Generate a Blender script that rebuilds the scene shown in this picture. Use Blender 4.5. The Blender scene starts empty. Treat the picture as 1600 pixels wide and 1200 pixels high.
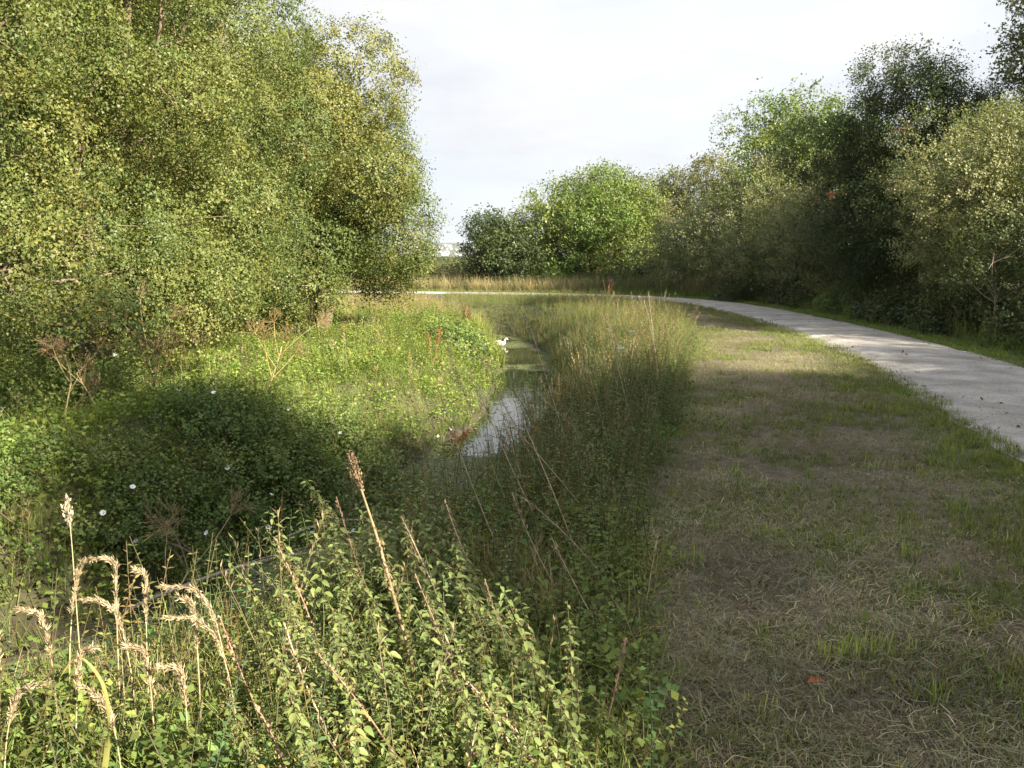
import bpy, math, random
import numpy as np
from mathutils import Vector, Matrix, Euler

S = bpy.context.scene
C = S.collection
R = math.radians

# ------------------------------------------------------------------ camera, sky, sun, exposure
cam = bpy.data.objects.new('camera', bpy.data.cameras.new('camera'))
C.objects.link(cam)
S.camera = cam
cam.data.sensor_width = 36.0
cam.data.lens = 36.0 * 1350 / 1600
cam.data.clip_start = 0.05
cam.data.clip_end = 20000
cam.location = (0, 0, 1.7)
cam.rotation_euler = (R(90 - 8.2), 0, 0)

SUN_EL = 30.0
SUN_AZ = 129.0            # measured clockwise from +Y: behind the camera, to its right
sd = Vector((math.sin(R(SUN_AZ)) * math.cos(R(SUN_EL)), math.cos(R(SUN_AZ)) * math.cos(R(SUN_EL)), math.sin(R(SUN_EL))))
sl = bpy.data.lights.new('sun', 'SUN')
sl.energy = 5.0
sl.angle = R(0.55)
sl.color = (1.0, 0.89, 0.71)
sun = bpy.data.objects.new('sun', sl)
C.objects.link(sun)
sun.location = sd * 60
sun.rotation_euler = sd.to_track_quat('Z', 'Y').to_euler()

W = bpy.data.worlds.new('World')
S.world = W
W.use_nodes = True
wn, wl = W.node_tree.nodes, W.node_tree.links
bg = wn['Background']
bg.inputs['Strength'].default_value = 0.088
sky = wn.new('ShaderNodeTexSky')
sky.sky_type = 'NISHITA'
sky.sun_disc = False
sky.sun_elevation = R(SUN_EL)
sky.sun_rotation = R(SUN_AZ)
sky.air_density = 1.0
sky.dust_density = 2.0
tc = wn.new('ShaderNodeTexCoord')
mp = wn.new('ShaderNodeMapping')
mp.inputs['Scale'].default_value = (1.0, 1.0, 3.2)
wl.new(tc.outputs['Generated'], mp.inputs['Vector'])
nz = wn.new('ShaderNodeTexNoise')
nz.inputs['Scale'].default_value = 3.2
nz.inputs['Detail'].default_value = 7
nz.inputs['Roughness'].default_value = 0.55
wl.new(mp.outputs[0], nz.inputs['Vector'])
rp = wn.new('ShaderNodeValToRGB')
rp.color_ramp.elements[0].position = 0.34
rp.color_ramp.elements[0].color = (0.82, 0.82, 0.82, 1)
rp.color_ramp.elements[1].position = 0.62
rp.color_ramp.elements[1].color = (1, 1, 1, 1)
wl.new(nz.outputs['Fac'], rp.inputs['Fac'])
mx = wn.new('ShaderNodeMix')
mx.data_type = 'RGBA'
n2 = wn.new('ShaderNodeTexNoise')
n2.inputs['Scale'].default_value = 2.1
n2.inputs['Detail'].default_value = 8
n2.inputs['Roughness'].default_value = 0.6
m2 = wn.new('ShaderNodeMapping')
m2.inputs['Scale'].default_value = (1.0, 1.0, 3.6)
m2.inputs['Location'].default_value = (3.1, 1.7, 0.4)
wl.new(tc.outputs['Generated'], m2.inputs['Vector'])
wl.new(m2.outputs[0], n2.inputs['Vector'])
r2c = wn.new('ShaderNodeValToRGB')     # grey undersides to white tops of a thin cloud sheet
r2c.color_ramp.elements[0].position = 0.36
r2c.color_ramp.elements[0].color = (2.35, 2.43, 2.62, 1)
r2c.color_ramp.elements[1].position = 0.60
r2c.color_ramp.elements[1].color = (3.0, 3.0, 3.04, 1)
wl.new(n2.outputs['Fac'], r2c.inputs['Fac'])
wl.new(r2c.outputs['Color'], mx.inputs['B'])
wl.new(rp.outputs['Color'], mx.inputs['Factor'])
wl.new(sky.outputs['Color'], mx.inputs['A'])
wl.new(mx.outputs['Result'], bg.inputs['Color'])

S.view_settings.view_transform = 'Standard'
S.view_settings.look = 'None'
S.view_settings.gamma = 1
S.view_settings.use_curve_mapping = False
S.view_settings.exposure = 1.95
S.cycles.max_bounces = 8
S.cycles.transparent_max_bounces = 8
S.cycles.use_denoising = True
S.cycles.volume_bounces = 1

rng = np.random.default_rng(7)

# ------------------------------------------------------------------ helpers
def smooth(a, b, x):
    t = np.clip((x - a) / (b - a), 0, 1)
    return t * t * (3 - 2 * t)

def vnoise(x, y, s, seed=0):
    x = np.asarray(x, float) / s + seed * 17.31
    y = np.asarray(y, float) / s + seed * 9.73
    xi, yi = np.floor(x), np.floor(y)
    fx, fy = x - xi, y - yi
    fx, fy = fx * fx * (3 - 2 * fx), fy * fy * (3 - 2 * fy)
    h = lambda a, b: np.modf(np.abs(np.sin(a * 127.1 + b * 311.7) * 43758.5453))[0]
    return (h(xi, yi) * (1 - fx) + h(xi + 1, yi) * fx) * (1 - fy) + (h(xi, yi + 1) * (1 - fx) + h(xi + 1, yi + 1) * fx) * fy

def catmull(P, n=12):
    P = np.array(P, float)
    P = np.vstack([2 * P[0] - P[1], P, 2 * P[-1] - P[-2]])
    out = []
    t = np.linspace(0, 1, n, endpoint=False)[:, None]
    for i in range(1, len(P) - 2):
        a, b, c, d = P[i - 1:i + 3]
        out.append(0.5 * (2 * b + (c - a) * t + (2 * a - 5 * b + 4 * c - d) * t ** 2 + (3 * b - a - 3 * c + d) * t ** 3))
    out.append(P[-2][None])
    return np.vstack(out)

def make_mesh(name, V, faces, mat, col=None, shade_smooth=False):
    """faces: list of int arrays, each (n, k)"""
    V = np.asarray(V, np.float32)
    faces = [np.asarray(f, np.int32) for f in faces if len(f)]
    m = bpy.data.meshes.new(name)
    m.vertices.add(len(V))
    m.vertices.foreach_set('co', V.ravel())
    if faces:
        loops = np.concatenate([f.ravel() for f in faces])
        tot = np.concatenate([np.full(len(f), f.shape[1], np.int32) for f in faces])
        st = np.concatenate([[0], np.cumsum(tot)[:-1]]).astype(np.int32)
        m.loops.add(len(loops))
        m.loops.foreach_set('vertex_index', loops)
        m.polygons.add(len(tot))
        m.polygons.foreach_set('loop_start', st)
        m.polygons.foreach_set('loop_total', tot)
        if shade_smooth:
            m.polygons.foreach_set('use_smooth', np.ones(len(tot), bool))
        m.update(calc_edges=True)
    if col is not None:
        a = m.attributes.new('col', 'FLOAT_COLOR', 'POINT')
        c4 = np.ones((len(V), 4), np.float32)
        c4[:, :3] = col
        a.data.foreach_set('color', c4.ravel())
    if mat:
        m.materials.append(mat)
    return m

def link(name, data, parent=None, loc=None, **props):
    o = bpy.data.objects.new(name, data)
    C.objects.link(o)
    if parent:
        o.parent = parent
    if loc is not None:
        o.location = loc
    for k, v in props.items():
        o[k] = v
    return o

def thing(name, label, cat, loc=(0, 0, 0), group=None, rot=(0, 0, 0)):
    o = link(name, None, None, loc, label=label, category=cat)
    o.rotation_euler = rot
    o.empty_display_size = 0.2
    if group:
        o['group'] = group
    return o

class Geo:
    """collects vertices, faces and colours for one mesh"""
    def __init__(self):
        self.V, self.F, self.K, self.n = [], {}, [], 0
    def add(self, V, F, col):
        V = np.asarray(V, float)
        F = np.asarray(F, int)
        if len(V) == 0 or len(F) == 0:
            return
        self.V.append(V)
        self.F.setdefault(F.shape[1], []).append(F + self.n)
        c = np.asarray(col, float)
        self.K.append(np.broadcast_to(c, (len(V), 3)).copy())
        self.n += len(V)
    def arrays(self):
        return np.vstack(self.V), [np.vstack(f) for f in self.F.values()], np.vstack(self.K)
    def mesh(self, name, mat, shade_smooth=False):
        V, F, K = self.arrays()
        return make_mesh(name, V, F, mat, K, shade_smooth)
    def tube(self, pts, rad, col, sides=5, caps=True):
        pts = np.asarray(pts, float)
        n = len(pts)
        rad = np.broadcast_to(np.asarray(rad, float), (n,))
        d = np.gradient(pts, axis=0)
        d /= np.linalg.norm(d, axis=1, keepdims=True) + 1e-9
        ref = np.array([0, 0, 1.0]) if abs(d[:, 2]).mean() < 0.8 else np.array([1.0, 0, 0])
        u = np.cross(d, ref)
        u /= np.linalg.norm(u, axis=1, keepdims=True) + 1e-9
        v = np.cross(d, u)
        a = np.linspace(0, 2 * np.pi, sides, endpoint=False)
        V = (pts[:, None] + rad[:, None, None] * (np.cos(a)[None, :, None] * u[:, None] + np.sin(a)[None, :, None] * v[:, None])).reshape(-1, 3)
        i = np.arange(n - 1)[:, None] * sides
        j = np.arange(sides)[None]
        j2 = (j + 1) % sides
        F = np.stack([i + j, i + j2, i + sides + j2, i + sides + j], -1).reshape(-1, 4)
        c = np.asarray(col, float)
        if c.ndim == 2:
            c = np.repeat(c, sides, 0)
        self.add(V, F, c)
        if caps:
            e = (n - 1) * sides
            self.F.setdefault(sides, [])
            self.F[sides].append(np.array([[e + k for k in range(sides)]]) + self.n - len(V))

# ------------------------------------------------------------------ materials
def nodes_of(m):
    m.use_nodes = True
    nt = m.node_tree
    return nt, nt.nodes, nt.links, nt.nodes['Principled BSDF'], nt.nodes['Material Output']

def foliage_mat(name, translucent=0.25, rough=0.5, instanced=False, spec=0.35):
    m = bpy.data.materials.new(name)
    nt, N, L, P, O = nodes_of(m)
    a = N.new('ShaderNodeAttribute')
    a.attribute_name = 'col'
    src = a.outputs['Color']
    if instanced:
        b = N.new('ShaderNodeAttribute')
        b.attribute_type = 'INSTANCER'
        b.attribute_name = 'tint'
        mu = N.new('ShaderNodeMix')
        mu.data_type = 'RGBA'
        mu.blend_type = 'MULTIPLY'
        mu.inputs['Factor'].default_value = 1
        L.new(src, mu.inputs['A'])
        L.new(b.outputs['Color'], mu.inputs['B'])
        src = mu.outputs['Result']
    L.new(src, P.inputs['Base Color'])
    P.inputs['Roughness'].default_value = rough
    P.inputs['Specular IOR Level'].default_value = spec
    t = N.new('ShaderNodeBsdfTranslucent')
    br = N.new('ShaderNodeMix')
    br.data_type = 'RGBA'
    br.blend_type = 'MULTIPLY'
    br.inputs['Factor'].default_value = 1
    br.inputs['B'].default_value = (1.25, 1.2, 0.6, 1)
    L.new(src, br.inputs['A'])
    L.new(br.outputs['Result'], t.inputs['Color'])
    ms = N.new('ShaderNodeMixShader')
    ms.inputs[0].default_value = translucent
    L.new(P.outputs[0], ms.inputs[1])
    L.new(t.outputs[0], ms.inputs[2])
    L.new(ms.outputs[0], O.inputs['Surface'])
    return m

def plain_mat(name, color, rough=0.8, noise=None, bump=0.0, vcol=False):
    m = bpy.data.materials.new(name)
    nt, N, L, P, O = nodes_of(m)
    P.inputs['Roughness'].default_value = rough
    P.inputs['Base Color'].default_value = (*color, 1)
    src = None
    if vcol:
        a = N.new('ShaderNodeAttribute')
        a.attribute_name = 'col'
        src = a.outputs['Color']
        L.new(src, P.inputs['Base Color'])
    if noise:
        tcn = N.new('ShaderNodeTexCoord')
        n = N.new('ShaderNodeTexNoise')
        n.inputs['Scale'].default_value = noise
        n.inputs['Detail'].default_value = 6
        L.new(tcn.outputs['Object'], n.inputs['Vector'])
        mi = N.new('ShaderNodeMix')
        mi.data_type = 'RGBA'
        mi.blend_type = 'MULTIPLY'
        mi.inputs['Factor'].default_value = 1
        r = N.new('ShaderNodeValToRGB')
        r.color_ramp.elements[0].position = 0.3
        r.color_ramp.elements[0].color = (0.55, 0.52, 0.5, 1)
        r.color_ramp.elements[1].position = 0.7
        r.color_ramp.elements[1].color = (1.25, 1.25, 1.25, 1)
        L.new(n.outputs['Fac'], r.inputs['Fac'])
        if src:
            L.new(src, mi.inputs['A'])
        else:
            mi.inputs['A'].default_value = (*color, 1)
        L.new(r.outputs['Color'], mi.inputs['B'])
        L.new(mi.outputs['Result'], P.inputs['Base Color'])
        if bump:
            b = N.new('ShaderNodeBump')
            b.inputs['Strength'].default_value = bump
            b.inputs['Distance'].default_value = 0.02
            L.new(n.outputs['Fac'], b.inputs['Height'])
            L.new(b.outputs[0], P.inputs['Normal'])
    return m

LEAF = foliage_mat('leaf')
LEAF_I = foliage_mat('herb', instanced=True, rough=0.6, spec=0.2)
STRAW_I = foliage_mat('straw', instanced=True, translucent=0.15, rough=0.8, spec=0.1)
BARK = plain_mat('bark', (0.12, 0.095, 0.07), 0.9, 14, 0.6, vcol=True)
DRY = plain_mat('dry_stalk', (0.4, 0.3, 0.17), 0.8, 30, 0.2, vcol=True)

# ------------------------------------------------------------------ layout curves (metres)
DITCH = catmull([(-14, -1), (-9, 0.4), (-6, 2.4), (-3.7, 4.3), (-2.45, 5.7), (-1.75, 7.2), (-1.25, 9), (-0.75, 11), (-0.2, 13.3), (0.1, 15.4), (0.22, 18.7),
                 (0.33, 22.2), (0.15, 26.2), (-0.35, 29.0), (-0.9, 30.6)], 14)
PATH = catmull([(3.3, -12), (3.8, -5), (4.5, 1), (5.5, 7.2), (6.28, 10.5), (6.95, 13.8), (7.55, 18.5), (7.98, 25), (8.02, 31), (7.6, 34.9), (6.3, 38.3), (4.3, 40.9),
                (1.5, 42.7), (-2.5, 44.2), (-8, 45.8), (-16, 48), (-40, 52)], 12)
EDGE_Y = [-5, 1.5, 2.7, 3.4, 4.5, 5.7, 7.7, 10.65, 13.95, 18.5, 24.4, 31, 36]
EDGE_X = [0.8, 0.5, 0.43, 0.45, 0.69, 1.04, 1.57, 2.28, 3.07, 4.12, 5.1, 5.7, 5.0]
WATER_Z = -1.0

def near_poly(x, y, poly):
    """distance to polyline samples, signed side (positive right of travel), index"""
    x, y = np.asarray(x, float).ravel(), np.asarray(y, float).ravel()
    t = np.gradient(poly, axis=0)
    d, s, idx = np.empty(len(x)), np.empty(len(x)), np.empty(len(x), int)
    for a in range(0, len(x), 20000):
        dx = x[a:a + 20000, None] - poly[None, :, 0]
        dy = y[a:a + 20000, None] - poly[None, :, 1]
        q = dx * dx + dy * dy
        i = q.argmin(1)
        k = np.arange(len(i))
        d[a:a + 20000] = np.sqrt(q[k, i])
        s[a:a + 20000] = np.sign(t[i, 1] * dx[k, i] - t[i, 0] * dy[k, i])
        idx[a:a + 20000] = i
    return d, s, idx

MOUNDS = [(-2.0, 9.2, 1.15, 0.36), (-3.6, 8.2, 1.0, 0.16), (-4.3, 6.1, 1.0, 0.2)]

def height(x, y):
    shp = np.shape(x)
    xf, yf = np.asarray(x, float).ravel(), np.asarray(y, float).ravel()
    dd, side, _ = near_poly(xf, yf, DITCH)
    dp, ps, _ = near_poly(xf, yf, PATH)
    mounds = sum(a * np.exp(-((xf - mx_) ** 2 + (yf - my_) ** 2) / w_ ** 2) for mx_, my_, w_, a in MOUNDS)
    z = 0.10 * (vnoise(xf, yf, 3.1, 1) - 0.5) + 0.04 * (vnoise(xf, yf, 0.7, 2) - 0.5)
    z = z * smooth(1.2, 2.6, dp)
    z = z + 0.25 * smooth(1.5, 3.5, dp) * (ps > 0) * smooth(10, 16, yf) * (1 - smooth(36, 42, yf))
    z = z - 0.1 * (side < 0) * smooth(2, 4, dd)
    far = smooth(60, 900, yf)
    z = z - 0.0 * far
    w = np.where(side > 0, 2.5, 2.1)
    k = 1 - smooth(0.05, w, dd + 0.25 * (vnoise(xf, yf, 0.9, 3) - 0.5))
    z = z + mounds * (1 - smooth(0.9, 0.3, dd))
    z = z * (1 - k) + k * -1.22
    hill = smooth(2200, 4300, yf) * (76 + 26 * (vnoise(xf, yf, 700, 5) - 0.5)) * (0.55 + 0.45 * smooth(-1800, -700, xf)) 
    return (z + hill).reshape(shp)

def H(x, y):
    return float(height(np.array([x]), np.array([y]))[0])

# ------------------------------------------------------------------ setting: ground, path, water
def grade(a, b, fine, far_lo, far_hi, g=1.18):
    mid = np.arange(a, b + 1e-6, fine)
    out, s, p = [], fine, b
    while p < far_hi:
        s *= g
        p += s
        out.append(p)
    lo, s, p = [], fine, a
    while p > far_lo:
        s *= g
        p -= s
        lo.append(p)
    return np.concatenate([lo[::-1], mid, out])

gx = grade(-9, 11, 0.18, -4200, 4200)
gy = grade(-2, 44, 0.18, -300, 6500)
GX, GY = np.meshgrid(gx, gy)
GZ = height(GX, GY)
nx, ny = len(gx), len(gy)
V = np.stack([GX, GY, GZ], -1).reshape(-1, 3)
ii = (np.arange(ny - 1)[:, None] * nx + np.arange(nx - 1)[None]).ravel()
Fq = np.stack([ii, ii + 1, ii + nx + 1, ii + nx], -1)
vx, vy = V[:, 0], V[:, 1]
edge = np.interp(vy, EDGE_Y, EDGE_X)
dd, side, _ = near_poly(vx, vy, DITCH)
dp, ps, _ = near_poly(vx, vy, PATH)
mown = smooth(-0.3, 0.25, vx - edge) * (ps < 0) * smooth(-6, 0, vy + 8) * (1 - smooth(33, 38, vy))
green = (1 - smooth(0.2, 0.75, np.abs(dp - 1.2) + 0.3 * (vnoise(vx, vy, 0.6, 9) - 0.5)))
base = np.zeros((len(V), 3))
n1 = vnoise(vx, vy, 0.8, 11)[:, None]
base[:] = (0.062, 0.066, 0.024) + n1 * np.array((0.02, 0.02, 0.004))
hay = np.array((0.155, 0.13, 0.086)) + (vnoise(vx, vy, 0.8, 33)[:, None] - 0.5) * np.array((0.17, 0.15, 0.11))
base = base * (1 - mown[:, None]) + hay * mown[:, None]
base = base * (1 - green[:, None] * 0.8) + np.array((0.075, 0.1, 0.022)) * green[:, None] * 0.8
mud = (1 - smooth(0.5, 1.3, dd))[:, None]
base = base * (1 - mud) + np.array((0.045, 0.038, 0.024)) * mud
farz = smooth(60, 200, vy)[:, None]
base = base * (1 - farz) + np.array((0.07, 0.085, 0.03)) * farz
gm = plain_mat('soil_and_thatch', (0.1, 0.1, 0.05), 0.95, 9, 0.9, vcol=True)
link('ground', make_mesh('ground', V, [Fq], gm, base, True), kind='structure')

# gravel path, its surface a little above the ground, edges ragged
tt = np.gradient(PATH, axis=0)
tt /= np.linalg.norm(tt, axis=1, keepdims=True)
PATHf = np.stack([np.interp(np.linspace(0, len(PATH) - 1, 900), np.arange(len(PATH)), PATH[:, k]) for k in (0, 1)], -1)
tf = np.gradient(PATHf, axis=0)
tf /= np.linalg.norm(tf, axis=1, keepdims=True)
nr = np.stack([tf[:, 1], -tf[:, 0]], -1)
rows = []
for q in np.linspace(-1, 1, 9):
    wv = 1.17 + (0.16 * (vnoise(PATHf[:, 1], PATHf[:, 0] + q * 40, 0.6, 21) - 0.5) + 0.12 * (vnoise(PATHf[:, 1], PATHf[:, 0] + q * 40, 2.2, 22) - 0.5) if abs(q) == 1 else 0)
    p = PATHf + nr * (q * wv)[:, None] if np.ndim(wv) else PATHf + nr * (q * wv)
    z = np.full(len(p), 0.02 + 0.03 * (1 - q * q)) if abs(q) < 1 else np.full(len(p), 0.006)
    rows.append(np.column_stack([p, z]))
Vp = np.stack(rows, 1).reshape(-1, 3)
ii = (np.arange(len(PATHf) - 1)[:, None] * 9 + np.arange(8)[None]).ravel()
pm = bpy.data.materials.new('limestone_gravel')
nt, N, L, P, O = nodes_of(pm)
tcn = N.new('ShaderNodeTexCoord')
def noise_node(scale, det=5):
    n = N.new('ShaderNodeTexNoise')
    n.inputs['Scale'].default_value = scale
    n.inputs['Detail'].default_value = det
    L.new(tcn.outputs['Object'], n.inputs['Vector'])
    return n.outputs['Fac']
vo = N.new('ShaderNodeTexVoronoi')
vo.inputs['Scale'].default_value = 55
L.new(tcn.outputs['Object'], vo.inputs['Vector'])
r1 = N.new('ShaderNodeValToRGB')
r1.color_ramp.elements[0].position = 0.3
r1.color_ramp.elements[0].color = (0.20, 0.185, 0.165, 1)
r1.color_ramp.elements[1].position = 0.68
r1.color_ramp.elements[1].color = (0.365, 0.35, 0.33, 1)
L.new(noise_node(1.6, 8), r1.inputs['Fac'])
r2 = N.new('ShaderNodeMix')
r2.data_type = 'RGBA'
r2.blend_type = 'OVERLAY'
r2.inputs['Factor'].default_value = 0.45
L.new(r1.outputs['Color'], r2.inputs['A'])
hs = N.new('ShaderNodeHueSaturation')
hs.inputs['Saturation'].default_value = 0.12
L.new(vo.outputs['Color'], hs.inputs['Color'])
L.new(hs.outputs['Color'], r2.inputs['B'])
L.new(r2.outputs['Result'], P.inputs['Base Color'])
P.inputs['Roughness'].default_value = 0.95
bp = N.new('ShaderNodeBump')
bp.inputs['Strength'].default_value = 0.7
bp.inputs['Distance'].default_value = 0.015
L.new(vo.outputs['Distance'], bp.inputs['Height'])
L.new(bp.outputs[0], P.inputs['Normal'])
link('path', make_mesh('path', Vp, [np.stack([ii, ii + 1, ii + 10, ii + 9], -1)], pm, None, True), kind='structure')

# water in the ditch
td = np.gradient(DITCH, axis=0)
td /= np.linalg.norm(td, axis=1, keepdims=True)
nd = np.stack([td[:, 1], -td[:, 0]], -1)
Vw = np.stack([np.column_stack([DITCH + nd * q, np.full(len(DITCH), WATER_Z)]) for q in (-1.5, -0.5, 0.5, 1.5)], 1).reshape(-1, 3)
ii = (np.arange(len(DITCH) - 1)[:, None] * 4 + np.arange(3)[None]).ravel()
wm = bpy.data.materials.new('still_water')
nt, N, L, P, O = nodes_of(wm)
P.inputs['Base Color'].default_value = (0.018, 0.022, 0.012, 1)
P.inputs['Roughness'].default_value = 0.03
P.inputs['IOR'].default_value = 1.33
P.inputs['Specular IOR Level'].default_value = 0.6
tcn = N.new('ShaderNodeTexCoord')
nw = noise_node(3.0, 2)
bp = N.new('ShaderNodeBump')
bp.inputs['Strength'].default_value = 0.05
bp.inputs['Distance'].default_value = 0.03
L.new(nw, bp.inputs['Height'])
L.new(bp.outputs[0], P.inputs['Normal'])
link('water', make_mesh('water', Vw, [np.stack([ii, ii + 1, ii + 5, ii + 4], -1)], wm, None, True), kind='structure')

# ------------------------------------------------------------------ leaves and sprigs
def leaves(P, D, Nn, ln, wd, fold=0.15):
    """one folded diamond per point: P base, D direction, Nn normal"""
    D = D / (np.linalg.norm(D, axis=1, keepdims=True) + 1e-9)
    B = np.cross(D, Nn)
    B /= np.linalg.norm(B, axis=1, keepdims=True) + 1e-9
    Nn = np.cross(B, D)
    ln = np.broadcast_to(ln, len(P))[:, None]
    wd = np.broadcast_to(wd, len(P))[:, None]
    a = P
    b = P + D * ln * 0.45 + B * wd * 0.5 + Nn * wd * fold
    c = P + D * ln - Nn * ln * 0.12
    d = P + D * ln * 0.45 - B * wd * 0.5 + Nn * wd * fold
    V = np.stack([a, b, c, d], 1).reshape(-1, 3)
    F = np.arange(len(P) * 4).reshape(-1, 4)
    return V, F

def sprig(kind, r):
    """local frame: twig along +X, world up roughly +Z"""
    if kind == 'birch':
        n, L, ln, wd, droop, up = 38, 0.55, 0.082, 0.074, 0.32, 0.0
    elif kind == 'oak':
        n, L, ln, wd, droop, up = 26, 0.42, 0.115, 0.076, 0.02, 0.25
    elif kind == 'sallow':
        n, L, ln, wd, droop, up = 30, 0.55, 0.09, 0.05, -0.05, 0.5
    elif kind == 'hawthorn':
        n, L, ln, wd, droop, up = 40, 0.42, 0.066, 0.056, 0.05, 0.2
    else:  # bramble
        n, L, ln, wd, droop, up = 24, 0.42, 0.09, 0.08, 0.12, 0.1
    t = r.uniform(0.05, 1, n)
    x = t * L
    off = r.normal(0, 0.10 if kind != 'sallow' else 0.06, (n, 3)) * np.array([0.5, 1, 0.8]) * (0.4 + t[:, None])
    P = np.stack([x, 0 * x, -droop * t ** 2], -1) + off
    D = r.normal(0, 1, (n, 3)) * 0.7
    D[:, 0] += 0.8 if kind == 'sallow' else 0.3
    if kind == 'birch':
        D[:, 2] -= 0.7
    else:
        D[:, 2] += up
    Nn = r.normal(0, 0.30, (n, 3))
    Nn[:, 2] += 0.6
    Nn[:, 0] += 0.8
    s = r.uniform(0.7, 1.2, n)
    Vv, F = leaves(P, D, Nn, ln * s, wd * s)
    c = 4
    if True:       # small leaves seen from afar: one face each
        Vv = Vv.reshape(-1, 4, 3)
        Vv = np.stack([Vv[:, 0] * 0.3 + Vv[:, 1] * 0.7, Vv[:, 2], Vv[:, 3]], 1).reshape(-1, 3)
        F = np.arange(n * 3).reshape(-1, 3)
        c = 3
    shade = np.repeat(r.uniform(0.85, 1.15, n), c)[:, None]
    hue = np.repeat(r.normal(0, 0.06, n), c)[:, None] * np.array([[1.0, 0.2, -0.5]])
    K = np.clip(shade * (1 + hue), 0.2, 2)
    return Vv, F, K

SPR = {k: [sprig(k, np.random.default_rng(100 + i)) for i in range(6)] for k in ('birch', 'oak', 'sallow', 'hawthorn', 'bramble')}

def place_sprigs(geo, kind, P, X, scl, tint, r, droop=0.0):
    """copies of the sprigs of one kind at points P, twig along X, coloured by tint (n,3)"""
    n = len(P)
    X = X.copy()
    X[:, 2] -= droop
    X /= np.linalg.norm(X, axis=1, keepdims=True) + 1e-9
    up = np.tile(np.array([[0.0, 0, 1]]), (n, 1)) + r.normal(0, 0.35, (n, 3))
    Y = np.cross(up, X)
    Y /= np.linalg.norm(Y, axis=1, keepdims=True) + 1e-9
    Z = np.cross(X, Y)
    M = np.stack([X, Y, Z], -1) * np.asarray(scl).reshape(-1, 1, 1)
    which = r.integers(0, 6, n)
    for k in range(6):
        m = which == k
        if not m.any():
            continue
        Vv, F, K = SPR[kind][k]
        VV = np.einsum('nij,vj->nvi', M[m], Vv) + P[m][:, None]
        q = m.sum()
        FF = (F[None] + (np.arange(q) * len(Vv))[:, None, None]).reshape(-1, F.shape[1])
        geo.add(VV.reshape(-1, 3), FF, (K[None] * tint[m][:, None]).reshape(-1, 3))

def blob_points(blobs, n, r, inner=0.45):
    """points in the outer layer of a set of ellipsoid blobs, with the outward direction"""
    blobs = np.asarray(blobs, float)
    w = (blobs[:, 3:6].prod(1)) ** 0.667
    b = r.choice(len(blobs), n, p=w / w.sum())
    u = r.normal(0, 1, (n, 3))
    u /= np.linalg.norm(u, axis=1, keepdims=True)
    rad = r.uniform(inner, 1.0, n) ** 0.6
    P = blobs[b, :3] + u * rad[:, None] * blobs[b, 3:6]
    return P, u, b

def crown_blobs(c, rad, n, br, r, flat=0.85, low=-1.0, sep=0.5, taper=0.0):
    """small foliage masses through the outer part of one big ellipsoid"""
    out = []
    tries = 0
    while len(out) < n and tries < 4000:
        tries += 1
        u = r.normal(0, 1, 3)
        u /= np.linalg.norm(u)
        if u[2] < low:
            continue
        q = r.uniform(0.5, 1.0) + (0.14 * r.random() if u[2] > 0.3 else 0)
        p = np.array(c) + u * q * np.array(rad)
        s = br * r.uniform(0.55, 1.4)
        tz = np.clip((p[2] / (c[2] + rad[2]) - 0.45) / 0.55, 0, 1)
        p[:2] *= 1 - taper * tz
        if any(np.linalg.norm((p - o[:3])) < sep * (s + o[3]) for o in out):
            continue
        out.append(np.array([*p, s, s, s * flat]))
    return out

PAL = {
    'birch': [(0.128, 0.158, 0.040), (0.090, 0.125, 0.034), (0.165, 0.174, 0.048)],
    'oak': [(0.120, 0.185, 0.036), (0.095, 0.150, 0.032), (0.155, 0.195, 0.045)],
    'dark_oak': [(0.105, 0.125, 0.04), (0.08, 0.10, 0.034), (0.145, 0.15, 0.052)],
    'sallow': [(0.155, 0.185, 0.072), (0.115, 0.145, 0.055), (0.205, 0.215, 0.095)],
    'hawthorn': [(0.050, 0.074, 0.022), (0.038, 0.058, 0.018), (0.075, 0.095, 0.028)],
    'bramble': [(0.135, 0.205, 0.050), (0.100, 0.155, 0.040), (0.180, 0.220, 0.060)],
    'scrub': [(0.13, 0.15, 0.055), (0.11, 0.13, 0.05), (0.165, 0.17, 0.065)],
}

def tints(pal, b, n, r):
    p = np.array(PAL[pal])
    bt = r.integers(0, 3, 400)
    t = np.where(r.random(n) < 0.75, bt[b % 400], r.integers(0, 3, n))
    return p[t] * r.uniform(0.85, 1.15, (n, 1))

def bend(a, b, r, k=0.15, n=5):
    a, b = np.array(a, float), np.array(b, float)
    t = np.linspace(0, 1, n)[:, None]
    l = np.linalg.norm(b - a)
    mid = r.normal(0, k * l, 3)
    return a + (b - a) * t + mid * (t * (1 - t) * 2) 

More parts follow.
